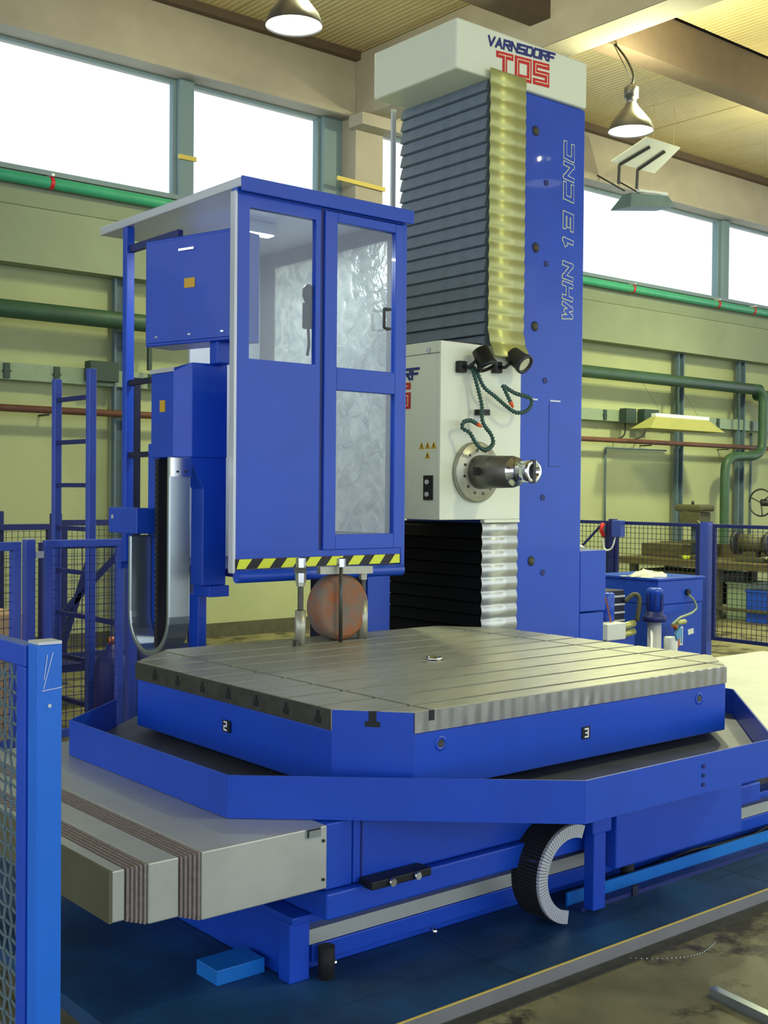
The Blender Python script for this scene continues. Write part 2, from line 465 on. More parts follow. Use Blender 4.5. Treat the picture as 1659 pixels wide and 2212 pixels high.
sd = thing('table_saddle', (3.5, 3.9, 0.27), 'blue saddle carrying the rotary table across the bed', 'machine saddle')
MB().box(2.42, 4.72, 3.06, 4.74, 0.36, 0.575).build('body', 'blue', sd, 0.006)
MB().box(2.305, 2.415, 3.06, 4.74, 0.36, 0.575).build('end_section', 'blue', sd, 0.004)
MB().box(2.29, 4.74, 3.03, 4.76, 0.272, 0.357).build('apron', 'blue', sd, 0.006)
MB().box(3.62, 4.46, 2.94, 3.055, 0.20, 0.574).build('front_apron', 'blue', sd, 0.006)
MB().box(3.47, 3.58, 2.93, 3.02, 0.36, 0.574).build('bracket', 'blue', sd, 0.006)
MB().box(3.50, 3.57, 2.95, 3.0, 0.06, 0.359).build('bracket_leg', 'blue', sd, 0.004)
MB().box(4.50, 4.70, 2.93, 3.02, 0.42, 0.574).build('bracket', 'blue', sd, 0.006)
sw = MB().box(2.44, 2.70, 2.985, 3.055, 0.35, 0.378).build('limit_switch_strip', 'black', sd, 0.004)
for xx in (2.52, 2.63):
    MB().cyl((xx, 2.97, 0.365), (xx, 2.985, 0.365), 0.013, 10).build('bolt', 'chrome', sw)
MB().box(2.45, 2.455, 3.056, 3.06, 0.365, 0.575).build('panel_seam', 'blue_dark', sd)

# left telescopic way cover, compressed
wc = thing('telescopic_way_cover', (2.0, 3.9, 0.37), 'short stack of silver telescopic way covers left of the rotary table', 'way cover', 'telescopic covers')
MB().box(1.835, 2.30, 3.045, 4.755, 0.372, 0.577).build('cover_section', 'cover_steel', wc, 0.004)
MB().box(1.675, 1.775, 3.075, 4.725, 0.388, 0.566).build('cover_section', 'cover_steel', wc, 0.004)
MB().box(1.575, 1.615, 3.105, 4.695, 0.405, 0.555).build('cover_section', 'cover_steel', wc, 0.004)
MB().box(1.565, 1.575, 3.105, 4.695, 0.405, 0.555).build('end_plate', 'cover_end', wc)
for i in range(5):
    q = i*0.0115
    MB().box(1.779+q, 1.785+q, 3.072-i*0.006, 4.728+i*0.006, 0.386-i*0.003, 0.566+i*0.0025).build('lip_plate', 'lip', wc)
    MB().box(1.619+q, 1.625+q, 3.101-i*0.005, 4.699+i*0.005, 0.401-i*0.003, 0.557+i*0.002).build('lip_plate', 'lip', wc)
    MB().box(1.785+q, 1.7905+q, 3.078-i*0.006, 4.722+i*0.006, 0.390-i*0.003, 0.562+i*0.0025).build('spacer_plate', 'cover_steel', wc)
    MB().box(1.625+q, 1.6305+q, 3.107-i*0.005, 4.693+i*0.005, 0.405-i*0.003, 0.553+i*0.002).build('spacer_plate', 'cover_steel', wc)
pl_ = MB().box(2.215, 2.272, 3.040, 3.045, 0.548, 0.578).build('maker_plate', 'galvanised', wc)
MB().box(2.218, 2.268, 3.0385, 3.040, 0.571, 0.576).build('printed_line', 'black', pl_)
MB().box(2.218, 2.224, 3.0385, 3.040, 0.551, 0.571).build('printed_line', 'black', pl_)
sc_ = MB().cyl((2.284, 3.040, 0.53), (2.284, 3.045, 0.53), 0.005, 8).build('screw', 'black', wc)
inst(sc_, (0, 0, -0.125))

# right telescopic way cover, stretched
wr = thing('telescopic_way_cover', (6.2, 3.9, 0.37), 'long run of bright silver telescopic way covers right of the rotary table', 'way cover', 'telescopic covers')
for i in range(6):
    x0 = 4.73+i*0.66
    MB().box(x0, x0+0.672-0.014*(i > 4), 3.045+i*0.012, 4.755-i*0.012, 0.372+i*0.006, 0.577-i*0.006).build('cover_section', 'cover_steel', wr, 0.004)

# ------------------------------------------------------------------ chip tray
tray = thing('chip_tray', (3.51, 3.9, 0.578), 'blue eight-sided chip tray with raised walls around the table', 'chip tray')
TP = [(2.085,3.306),(2.962,2.535),(4.06,2.535),(4.935,3.306),(4.935,4.494),(4.06,5.265),(2.962,5.265),(2.085,4.494)]
cx, cy = 3.51, 3.90
MB().prism([(cx+(x-cx)*0.992, cy+(y-cy)*0.992) for x, y in TP], 0.592, 0.602).build('tray_floor', 'tray_metal', tray)
for i in range(8):
    a = Vector(TP[i]); b_ = Vector(TP[(i+1) % 8])
    ca = Vector((cx,cy)); ia = ca+(a-ca)*0.994; ib = ca+(b_-ca)*0.994
    if i == 6: continue
    MB().prism([tuple(a), tuple(b_), tuple(ib), tuple(ia)], 0.578, 0.72).build('side_wall', 'blue', tray, 0.0015)
# the rear-left wall stops short
a = Vector(TP[7]); b_ = Vector(TP[6]); e = a+(b_-a)*0.42; ca = Vector((cx,cy))
MB().prism([tuple(e), tuple(a), tuple(ca+(a-ca)*0.994), tuple(ca+(e-ca)*0.994)], 0.578, 0.72).build('side_wall', 'blue', tray, 0.0015)
for zz in (0.612, 0.645, 0.678):
    MB().cyl((3.60, 2.530, zz), (3.60, 2.536, zz), 0.0075, 10).build('rivet', 'blue_dark', tray)

# ------------------------------------------------------------------ rotary table
tb = thing('rotary_table', (3.51, 3.9, 0.64), 'blue square rotary machine table with a slotted steel top', 'machine table')
OC = [(2.42,3.18),(2.60,2.97),(4.37,2.97),(4.61,3.21),(4.61,4.55),(4.39,4.83),(2.72,4.83),(2.43,4.57)]
def inset(P, k): return [(cx+(x-cx)*k, cy+(y-cy)*k) for x, y in P]
MB().prism(OC, 0.645, 0.846).build('body', 'blue', tb, 0.006)
MB().cyl((cx,cy,0.602), (cx,cy,0.645), 0.80, 40).build('turntable_base', 'blue_dark', tb)
MB().prism(OC, 0.8465, 0.888).build('top_slab', 'steel', tb)
MB().prism(inset(OC, 0.99), 0.888, 0.9135).build('slot_shade', 'black', tb)  # black fill set high in the open grooves, painting their shade
for i in range(8):
    a = Vector(OC[i]); b_ = Vector(OC[(i+1) % 8]); ca = Vector((cx, cy))
    MB().prism([tuple(a), tuple(b_), tuple(ca+(b_-ca)*0.99), tuple(ca+(a-ca)*0.99)], 0.8885, 0.9135).build('rim_bar', 'steel', tb)
mb_ = MB().box(2.60, 4.37, 2.9645, 2.985, 0.848, 0.9185).build('edge_band', 'milled_edge', tb)
ys = [3.07+0.1895*i for i in range(9)]
xs = [2.675, 4.385]
ycut = [2.9]+ys+[4.9]; xcut = [2.3]+xs+[4.8]
for i in range(len(ycut)-1):
    for j in range(3):
        P = OC
        P = clip(P, 1, ycut[i]+0.011, False); P = clip(P, 1, ycut[i+1]-0.011, True) if P else P
        P = clip(P, 0, xcut[j]+(0.008 if j else 0), False) if P else P
        P = clip(P, 0, xcut[j+1]-(0.008 if j < 2 else 0), True) if P else P
        if len(P) > 2:
            MB().prism(P, 0.914, 0.92).build('top_strip', 'steel', tb)
for y in ys[1:8]:
    MB().box(2.4165, 2.424, y-0.017, y+0.017, 0.862, 0.886).build('slot_end', 'black', tb)
    MB().box(2.4165, 2.424, y-0.008, y+0.008, 0.886, 0.905).build('slot_end', 'black', tb)
MB().box(2.418, 2.43, 3.19, 4.565, 0.846, 0.916).build('edge_band', 'steel_dark', tb)
# blue plate closing the near corner
d = Vector((0.18, -0.21, 0)).normalized(); nn = Vector((-0.21, -0.18, 0)).normalized()
mid = Vector((2.51, 3.075, 0.7825))+nn*0.003
MB().obox(mid, d, nn, (0,0,1), 0.277, 0.006, 0.269).build('corner_plate', 'blue', tb)
sl = MB().obox(mid+nn*0.0035+Vector((0,0,0.118)), d, nn, (0,0,1), 0.026, 0.003, 0.036)
sl.obox(mid+nn*0.0035+Vector((0,0,0.092)), d, nn, (0,0,1), 0.052, 0.003, 0.018)
sl.build('slot_end', 'black', tb)
MB().box(2.664, 2.686, 2.962, 2.966, 0.885, 0.9195).build('slot_end', 'black', tb)
MB().box(4.376, 4.394, 2.99, 2.994, 0.892, 0.918).build('slot_end', 'black', tb)
def ring(name, c, ax, r0, r1, m, par, h=0.004):
    c = Vector(c); ax = Vector(ax)
    return MB().lathe(c, ax, [(0, r1), (h, r1), (h, r0), (0.0005, r0)], 28, True, False, True).build(name, m, par)
bush = ring('centre_bush', (3.487, 3.851, 0.92), (0,0,1), 0.026, 0.036, 'chrome', tb, 0.012)
MB().cyl((3.487,3.851,0.9205), (3.487,3.851,0.922), 0.026, 20).build('bore', 'black', bush)
MB().lathe((3.487,3.851,0.9195), (0,0,1), [(0,0.075),(0.0012,0.075),(0.0012,0.04),(0,0.04)], 36, False).build('centre_disc', 'steel', tb)
for xx, yy in ((2.723, 0.80), (4.182, 0.80)):
    h_ = ring('bolt_seat', (xx, 2.97, yy), (0,-1,0), 0.014, 0.026, 'blue', tb, 0.002)
    MB().cyl((xx, 2.970, yy), (xx, 2.9675, yy), 0.014, 14).build('bolt', 'steel_dark', h_)
npl = MB().box(2.416, 2.42, 3.815, 3.865, 0.735, 0.78).build('number_plate', 'black', tb)
lettering('2', (2.416, 3.852, 0.743), (0,-1,0), (0,0,1), (-1,0,0), 0.03, 0.017, 0.01, 0.006, 'white', npl, 0.0005, name='digit', depth=0.001)
npl = MB().box(3.445, 3.489, 2.966, 2.97, 0.722, 0.768).build('number_plate', 'black', tb)
lettering('3', (3.459, 2.966, 0.730), (1,0,0), (0,0,1), (0,-1,0), 0.03, 0.017, 0.01, 0.006, 'white', npl, 0.0005, name='digit', depth=0.001)

# ------------------------------------------------------------------ cable chain and trough
ch = thing('cable_chain', (3.4, 3.0, 0.06), 'black and silver cable drag chain curling under the chip tray', 'cable chain')
cxn, czn, Ro, Ri = 3.350, 0.240, 0.186, 0.134
N = 50
for k in range(N):
    a0 = math.radians(68+195*k/N); a1 = math.radians(68+195*(k+0.80)/N)
    for (y0, y1, ro, ri, nm, mm) in ((2.925, 2.938, Ro-0.004, Ri, 'side_link', 'silver_paint'), (2.938, 3.06, Ro, Ri, 'link', 'rubber')):
        P = [(cxn+r*math.cos(a), czn+r*math.sin(a)) for r, a in ((ro,a0),(ro,a1),(ri,a1),(ri,a0))]
        MB().extrude([(x,y0,z) for x, z in P], (0, y1-y0, 0)).build(nm, mm, ch)
tr_ = thing('cable_trough', (5.0, 3.0, 0.05), 'bright blue cable trough running along the platform to the right', 'cable trough')
MB().box(3.48, 8.9, 3.062, 3.072, 0.05, 0.105).build('rear_wall', 'blue_trough', tr_)
MB().box(3.48, 8.9, 3.0, 3.062, 0.05, 0.056).build('base', 'blue_dark', tr_)
MB().box(3.48, 8.9, 2.992, 3.0, 0.05, 0.065).build('front_lip', 'blue_dark', tr_)
for xx in (3.78, 5.2, 6.6):
    MB().box(xx, xx+0.035, 2.984, 2.992, 0.05, 0.09).build('clip', 'navy', tr_)
tag(MB().box(2.03, 2.215, 3.27, 3.40, 0.05, 0.10).build('duct_block', 'blue_trough', None, 0.003), 'short light blue duct block on the platform at the bed end', 'duct')
pts = [(3.60,2.99,0.17),(3.68,2.92,0.09),(3.72,2.90,0.085)]
cb = [(3.62,3.02,0.17),(3.70,3.10,0.09),(3.74,3.115,0.075),(3.95,3.12,0.062),(4.2,3.125,0.085),(4.35,3.11,0.10),(4.55,3.12,0.085),(4.85,3.13,0.075),(5.1,3.13,0.11),(5.5,3.13,0.12)]
tag(MB().tube(cb, 0.006, 6).build('loose_cable', 'rubber'), 'thin dark cable lying along the foot of the machine bed', 'cable')
tag(MB().bar((3.335,2.30,0.014), (3.26,1.78,0.014), 0.032, 0.028).build('steel_bar', 'galvanised'), 'loose grey steel bar on the stained floor in the corner', 'bar')
bc = MB()
for i in range(26):
    t = i/25; bc.lathe((3.36+0.36*t, 2.66-0.10*t-0.07*math.sin(math.pi*t), 0.002), (0,0,1), [(0,0.001),(0.003,0.004),(0.006,0.001)], 6)
tag(bc.build('bead_chain', 'galvanised'), 'thin bead chain lying in a curve on the floor', 'chain')

# ================================================================== COLUMN
co = thing('machine_column', (5.7, 5.9, 0), 'tall blue machine column with a white cap and corrugated covers', 'machine column')
MB().box(5.30, 6.17, 5.35, 6.15, 0.295, 4.23).build('body', 'blue', co, 0.008)
MB().box(6.172, 6.44, 5.35, 6.5, 0.845, 1.265).build('side_block', 'blue', co, 0.008)
MB().box(6.172, 6.42, 5.35, 6.5, 0.30, 0.838).build('side_block', 'blue', co, 0.008)
MB().box(5.0, 6.6, 5.40, 7.4, 0.0, 0.295).build('base', 'blue', co, 0.008)
cap = MB().box(4.96, 6.155, 5.325, 6.125, 4.232, 4.54).build('top_cover', 'cream', co, 0.014)
lettering('VARNSDORF', (5.222, 5.325, 4.435), (1,0,0.055), (0,0,1), (0,-1,0), 0.052, 0.050, 0.019, 0.015, 'logo_blue', cap, 0.001, 0.15)
lettering('TOS', (5.315, 5.325, 4.285), (1,0,0.055), (0,0,1), (0,-1,0), 0.112, 0.112, 0.055, 0.040, 'red', cap, 0.001, 0.0)
lettering('TOS', (5.315, 5.325, 4.285), (1,0,0.055), (0,0,1), (0,-1,0), 0.112, 0.112, 0.055, 0.006, 'inline_cream', cap, 0.0042, 0.0, name='letter_inline')
# side bellows, upper grey
def slat(name, m, z0, z1, ya, yb, x, depth, par):
    P = [(x+depth, z0), (x, z0+0.006), (x+depth*0.55, z1-0.004), (x+depth, z1)]
    return MB().extrude([(px, ya, pz) for px, pz in P], (0, yb-ya, 0)).build(name, m, par)
bw = MB().box(5.262, 5.30, 5.345, 6.165, 2.50, 4.23).build('bellows', 'bellows', co)
s0 = slat('slat', 'bellows', 2.56, 2.64, 5.345, 6.165, 5.228, 0.034, bw)
for i in range(1, 21): inst(s0, (0, 0, 0.08*i), bw)
bw2 = MB().box(5.262, 5.30, 5.345, 6.26, 0.30, 1.46).build('bellows', 'bellows_black', co)
s1 = slat('slat', 'bellows_black', 0.32, 0.40, 5.345, 6.26, 5.225, 0.037, bw2)
for i in range(1, 14): inst(s1, (0, 0, 0.08*i), bw2)
# front corrugated covers
def corrugated(name, m, x0, x1, z0, z1, pitch, y, amp, par, flare=0.0):
    b = MB(); n = int((z1-z0)/pitch*8)
    vs = []; fs = []
    for i in range(n+1):
        z = z0+(z1-z0)*i/n; ph = (z-z0)/pitch*2*math.pi
        yy = y-amp*abs(math.sin(ph/2))
        if flare and z < z0+0.16: yy -= flare*(1-(z-z0)/0.16)**1.5
        dx = 0.012*(1-(z-z0)/0.16) if flare and z < z0+0.16 else 0
        vs += [(x0+dx, yy, z), (x1+dx, yy, z), (x1+dx, yy+0.004, z), (x0+dx, yy+0.004, z)]
        if i:
            a = (i-1)*4; c = i*4
            fs += [(a,a+1,c+1,c), (a+1,a+2,c+2,c+1), (a+2,a+3,c+3,c+2), (a+3,a,c,c+3)]
    fs += [(0,3,2,1), (n*4, n*4+1, n*4+2, n*4+3)]
    b.add(vs, fs, True)
    return b.build(name, m, par)
corrugated('corrugated_cover', 'sheet_cream', 5.215, 5.53, 2.50, 4.285, 0.0893, 5.292, 0.008, co, 0.05)
corrugated('corrugated_cover', 'sheet_silver', 5.215, 5.53, 0.60, 1.465, 0.0865, 5.330, 0.010, co, 0.0)
for i in range(3):
    MB().box(5.165+i*0.012, 5.173+i*0.012, 6.172, 6.19, 2.3, 4.23).build('guide_rod', 'silver_paint', co)
for (xx, zz) in ((5.686,3.999),(5.698,3.247),(5.697,2.737),(5.686,1.21)):
    h_ = ring('bolt_recess', (xx, 5.352, zz), (0,-1,0), 0.026, 0.034, 'blue_dark', co, 0.004)
    MB().lathe((xx, 5.35, zz), (0,-1,0), [(0,0.026),(0.006,0.024),(0.006,0.012),(0.012,0.010)], 16).build('bolt', 'machine_olive', h_)
for (xx, zz) in ((5.792,3.682),(5.80,3.155),(5.80,2.392),(5.79,1.624),(5.798,1.13)):
    MB().cyl((xx, 5.352, zz), (xx, 5.346, zz), 0.021, 14).build('plug', 'blue_dark', co)
for (xx) in (5.63, 5.85):
    MB().box(xx, xx+0.10, 5.346, 5.35, 2.258, 2.268).build('scale_mark', 'silver_paint', co)
MB().box(5.842, 5.845, 5.348, 5.35, 1.83, 2.255).build('panel_seam', 'blue_dark', co)
MB().box(5.842, 5.95, 5.348, 5.35, 1.828, 1.832).build('panel_seam', 'blue_dark', co)
for mm, th, off in (('outline_cream', 0.034, 0.001), ('blue', 0.021, 0.0040)):
    lettering('WHN 13 CNC', (6.045, 5.35, 2.815), (0,0,1), (-1,0,0), (0,-1,0), 0.075, 0.088, 0.046, th, mm, co, off, 0.15, name='letter' if th > 0.03 else 'letter_fill')

# ================================================================== HEADSTOCK
hd = thing('spindle_headstock', (5.2, 5.8, 1.48), 'white spindle headstock mounted on the side of the column', 'machine head')
MB().box(4.835, 5.21, 5.3435, 6.45, 1.485, 2.568).build('housing', 'cream', hd, 0.002)
MB().prism([(4.835,5.305),(5.53,5.305),(5.53,5.343),(4.835,5.343)], 1.485, 2.568).build('front_shield', 'cream', hd, 0.006)
MB().box(5.215, 5.53, 5.306, 5.343, 1.466, 1.4845).build('front_lip', 'cream', hd)
MB().box(4.95, 5.25, 5.36, 6.3, 2.568, 2.585).build('top_plate', 'dark_grey', hd)
AX = Vector((5.125, 0, 1.779))
fl_ = MB().lathe((AX.x, 5.305, AX.z), (0,-1,0), [(0,0.188),(0.03,0.188),(0.038,0.178),(0.038,0.165),(0.048,0.155),(0.052,0.10)], 40).build('flange', 'steel', hd)
for k in range(12):
    an = 2*math.pi*k/12+0.2
    c = Vector((AX.x+0.135*math.cos(an), 5.2575, AX.z+0.135*math.sin(an)))
    MB().cyl(c, c+Vector((0,-0.006,0)), 0.009, 8).build('bolt', 'steel_dark', fl_)
MB().lathe((AX.x, 5.253, AX.z), (0,-1,0), [(0,0.105),(0.06,0.103),(0.10,0.100),(0.275,0.095),(0.28,0.089),(0.295,0.089)], 32).build('spindle_sleeve', 'sleeve_steel', hd)
sp = MB().lathe((AX.x, 4.958, AX.z), (0,-1,0), [(-0.005,0.089),(0.004,0.089),(0.004,0.064),(0.105,0.064),(0.112,0.068),(0.150,0.068),(0.155,0.062),(0.155,0.040),(0.08,0.034)], 32).build('spindle', 'chrome', hd)
MB().cyl((AX.x, 4.872, AX.z), (AX.x, 4.877, AX.z), 0.034, 16).build('taper_bore', 'black', sp)
MB().box(AX.x-0.011, AX.x+0.011, 4.800, 4.825, AX.z-0.0695, AX.z+0.0695).build('drive_slot', 'dark_grey', sp)
MB().box(4.99, 5.01, 5.14, 5.18, 1.755, 1.805).build('access_hole', 'black', hd)
for yy, zz in ((5.473,1.937),(5.417,1.937),(5.361,1.937),(5.417,1.878)):
    sg = MB().extrude([(4.8335, yy+0.024, zz-0.020), (4.8335, yy-0.024, zz-0.020), (4.8335, yy, zz+0.024)], (0.0015,0,0)).build('warning_sign', 'sign_yellow', hd)
    MB().box(4.8325, 4.8335, yy-0.003, yy+0.003, zz-0.010, zz+0.008).build('printed_mark', 'black', sg)
cp = MB().box(4.826, 4.835, 5.365, 5.445, 1.605, 1.755).build('switch_plate', 'black', hd)
for zz in (1.715, 1.64):
    MB().cyl((4.826, 5.405, zz), (4.814, 5.405, zz), 0.015, 12).build('knob', 'silver_paint', cp)
MB().box(4.832, 4.835, 5.59, 5.70, 1.59, 1.80).build('data_sticker', 'sticker', hd)
MB().box(4.832, 4.835, 5.31, 6.44, 2.494, 2.497).build('panel_seam', 'dark_grey', hd)
MB().cyl((4.835, 5.413, 2.515), (4.826, 5.413, 2.515), 0.018, 12).build('eye_bolt_seat', 'silver_paint', hd)
lettering('VARNSDORF', (4.835, 6.19, 2.352), (0,-1,0), (0,0,1), (-1,0,0), 0.06, 0.056, 0.022, 0.017, 'logo_blue', hd, 0.001, 0.1)
lettering('TOS', (4.835, 6.08, 2.19), (0,-1,0), (0,0,1), (-1,0,0), 0.12, 0.12, 0.06, 0.042, 'red', hd, 0.001)
lettering('TOS', (4.835, 6.08, 2.19), (0,-1,0), (0,0,1), (-1,0,0), 0.12, 0.12, 0.06, 0.006, 'inline_cream', hd, 0.0042, name='letter_inline')
MB().box(5.12, 5.19, 5.24, 5.305, 2.13, 2.165).build('hose_clip', 'black', hd)

def work_lamp(c, aim, label, body):
    c = Vector(c); aim = Vector(aim).normalized()
    t = thing('work_lamp', (c.x, 5.30, c.z-0.1), label, 'work lamp', 'work lamps on the machine head')
    MB().lathe(c-aim*0.07, aim, [(-0.01,0.034),(0.0,0.054),(0.09,0.058),(0.10,0.064),(0.125,0.064),(0.127,0.052),(0.10,0.046)], 20).build('lamp_housing', body, t)
    MB().lathe(c+aim*0.03, aim, [(0,0.012),(0.014,0.046),(0.016,0.046)], 16).build('reflector', 'chrome', t)
    base = Vector((c.x-0.115, 5.305, c.z-0.045))
    MB().box(base.x-0.03, base.x+0.03, 5.265, 5.305, base.z-0.035, base.z+0.035).build('mount', 'black', t, 0.004)
    MB().tube([(base.x, 5.27, base.z), (base.x+0.03, 5.24, base.z+0.0), tuple(c-aim*0.03+Vector((-0.035,0,-0.02)))], 0.011, 8).build('arm', 'black', t)
    return t
work_lamp((5.10, 5.20, 2.462), (0.15,-0.4,-0.9), 'black work lamp pointing down at the left of the head', 'black')
work_lamp((5.405, 5.20, 2.480), (0.1,-0.8,-0.55), 'grey work lamp with chrome reflector under the corrugated cover', 'dark_grey')

def spline(P, n=8):
    P = [Vector(p) for p in P]; o = []
    for i in range(len(P)-1):
        p0 = P[max(i-1,0)]; p1 = P[i]; p2 = P[i+1]; p3 = P[min(i+2,len(P)-1)]
        for k in range(n):
            t = k/n
            o.append(0.5*((2*p1)+(-p0+p2)*t+(2*p0-5*p1+4*p2-p3)*t*t+(-p0+3*p1-3*p2+p3)*t**3))
    o.append(P[-1]); return o
def coolant_hose(P, label):
    Pn = spline(P, 10)
    t = thing('coolant_hose', Pn[0], label, 'coolant hose', 'coolant hoses')
    # resample into ball-jointed segments
    d = [0]
    for a, c in zip(Pn[:-1], Pn[1:]): d.append(d[-1]+(c-a).length)
    n = int(d[-1]/0.005); Q = []; R = []
    j = 0
    for i in range(n+1):
        s_ = d[-1]*i/n
        while j < len(d)-2 and d[j+1] < s_: j += 1
        f = (s_-d[j])/max(1e-6, d[j+1]-d[j])
        Q.append(Pn[j].lerp(Pn[j+1], f)); R.append((0.0115, 0.0150, 0.0115, 0.0080)[i % 4])
    MB().tube(Q, R, 8).build('jointed_tube', 'hose_green', t)
    e = Q[-1]; dr = (Q[-1]-Q[-8]).normalized()
    MB().lathe(e-dr*0.005, dr, [(0,0.012),(0.02,0.013),(0.045,0.006)], 12).build('nozzle', 'orange', t)
    return t
def hy(x, z, y=5.215): return (x, y, z)
coolant_hose([hy(5.055,2.42,5.29), hy(5.05,2.394,5.25), hy(5.095,2.20,5.22), hy(5.088,2.144,5.21), hy(5.109,2.074), hy(5.178,2.006), hy(5.166,1.949,5.19), hy(5.08,1.912,5.17), hy(5.009,1.944,5.17), hy(4.970,2.012,5.19), hy(4.935,2.039), hy(4.942,2.075), hy(4.999,2.089), hy(5.055,2.070)],
             'green jointed coolant hose looping above the spindle flange')
coolant_hose([hy(5.085,2.42,5.29), hy(5.08,2.396,5.25), hy(5.114,2.30,5.22), hy(5.20,2.24,5.2), hy(5.30,2.178,5.19), hy(5.366,2.152,5.18), hy(5.441,2.167,5.17), hy(5.474,2.215,5.16), hy(5.455,2.249,5.16), hy(5.336,2.271,5.17), hy(5.245,2.310,5.18), hy(5.25,2.28,5.17), hy(5.285,2.215,5.16)],
             'green jointed coolant hose hanging in a triangle beside the column')

# ================================================================== OPERATOR CABIN
cb = thing('operator_cabin', (3.74, 5.6, 1.2), 'blue operator cabin with windowed door and flat overhanging roof', 'operator cabin')
yf, yb = 5.0, 5.035
# fixed front panel
pnl = MB().box(3.19, 3.705, yf, yb, 1.315, 2.31).box(3.19, 3.265, yf, yb, 2.31, 3.13).box(3.675, 3.705, yf, yb, 2.31, 3.13).box(3.265, 3.675, yf, yb, 3.06, 3.13)
fp = pnl.build('front_panel', 'blue', cb)
MB().box(3.265, 3.675, 5.015, 5.019, 2.31, 3.06).build('pane', 'glass', fp)
# door
dr = MB().box(3.725, 3.805, 4.985, 5.025, 1.345, 3.115).box(4.205, 4.260, 4.985, 5.025, 1.345, 3.115)
dr.box(3.805, 4.205, 4.985, 5.025, 3.065, 3.115).box(3.805, 4.205, 4.985, 5.025, 2.185, 2.305).box(3.805, 4.205, 4.985, 5.025, 1.345, 1.425)
door = dr.build('cabin_door', 'blue', cb, 0.004)
MB().box(3.805, 4.205, 5.003, 5.007, 2.305, 3.065).build('pane', 'glass', door)
MB().box(3.805, 4.205, 5.003, 5.007, 1.425, 2.185).build('pane', 'glass', door)
MB().bar((4.10,4.955,2.535), (4.10,4.955,2.64), 0.012, 0.012).bar((4.10,4.955,2.64), (4.145,4.955,2.64), 0.012, 0.012).bar((4.10,4.955,2.535), (4.145,4.955,2.535), 0.012, 0.012).bar((4.145,4.955,2.64), (4.145,4.99,2.64), 0.012, 0.012).bar((4.145,4.955,2.535), (4.145,4.99,2.535), 0.012, 0.012).build('handle', 'black', door)
# frame
MB().box(3.175, 3.19, 4.99, 5.04, 1.24, 3.13).build('corner_post', 'silver_paint', cb, 0.005)
MB().box(4.262, 4.290, 4.99, 5.05, 1.24, 3.13).build('corner_post', 'blue', cb, 0.005)
MB().box(3.705, 3.724, 5.0, 5.03, 1.315, 3.13).build('door_post', 'blue_dark', cb)
MB().box(3.185, 4.262, 4.995, 5.04, 1.312, 1.344).build('sill', 'blue', cb)
MB().box(3.185, 4.262, 4.99, 5.04, 3.12, 3.145).build('lintel', 'blue', cb)
tape = MB().box(3.19, 4.25, 4.985, 4.995, 1.262, 1.312).build('hazard_tape', 'black', cb)
for i in range(8):
    x0 = 3.168+i*0.144
    P = [(x0,1.263),(x0+0.075,1.263),(x0+0.115,1.311),(x0+0.04,1.311)]
    P = [(min(max(x,3.191),4.249), z) for x, z in P]
    MB().extrude([(x,4.9835,z) for x, z in P], (0,0.0015,0)).build('yellow_stripe', 'yellow', tape)
MB().cyl((3.19,4.985,1.225), (4.262,4.985,1.225), 0.032, 16).build('bottom_rail', 'blue', cb)
MB().box(3.36, 4.26, 5.05, 6.40, 1.20, 1.24).build('cabin_floor', 'blue_dark', cb)
# roof
MB().box(3.195, 4.315, 4.975, 6.50, 3.148, 3.196).build('roof', 'silver_paint', cb, 0.006)
MB().box(3.195, 4.315, 4.962, 4.975, 3.125, 3.200).build('roof_trim', 'blue', cb, 0.004)
# far side wall with filmed window
MB().box(4.262, 4.282, 5.05, 6.45, 1.24, 1.42).box(4.262, 4.282, 5.05, 5.13, 1.42, 3.06).box(4.262, 4.282, 6.25, 6.45, 1.42, 3.06).box(4.262, 4.282, 5.05, 6.45, 3.06, 3.146).build('side_panel', 'kerb_grey', cb)
MB().box(4.270, 4.276, 5.13, 6.25, 1.42, 3.06).build('filmed_pane', 'wrinkled_film', cb)
# rear frame
MB().box(3.19, 3.24, 6.15, 6.20, 1.24, 3.146).build('rear_post', 'blue', cb, 0.004)
MB().box(3.19, 4.26, 6.20, 6.24, 1.20, 1.24).build('rear_beam', 'blue', cb)
MB().box(3.28, 3.32, 6.22, 6.26, 1.24, 2.30).build('rear_post', 'navy', cb)
MB().bar((3.22,6.17,2.26), (3.22,5.55,2.26), 0.03, 0.03).build('rear_rail', 'navy', cb)
MB().bar((3.22,6.17,1.85), (3.22,5.75,1.85), 0.03, 0.03).build('rear_rail', 'navy', cb)
MB().bar((3.22,6.17,3.02), (3.22,5.60,3.02), 0.03, 0.04).build('rear_rail', 'blue_dark', cb)
MB().box(3.75, 4.27, 6.40, 6.42, 1.24, 3.146).build('rear_panel', 'silver_paint', cb)
lf = MB().box(3.62, 3.80, 5.55, 5.63, 3.085, 3.146).build('ceiling_light', 'white_paint', cb)
MB().box(3.63, 3.79, 5.56, 5.62, 3.078, 3.085).build('diffuser', 'lamp_glow', lf)
cl = bpy.data.lights.new('cabin_light', 'AREA'); cl.shape = 'RECTANGLE'; cl.size = 0.16; cl.size_y = 0.06; cl.energy = 15; cl.color = (0.92, 1.0, 0.97)
clo = bpy.data.objects.new('cabin_light', cl); COL.objects.link(clo); clo.parent = lf; clo.location = Vector((3.71, 5.59, 3.072))-Vector(cb['_o'])

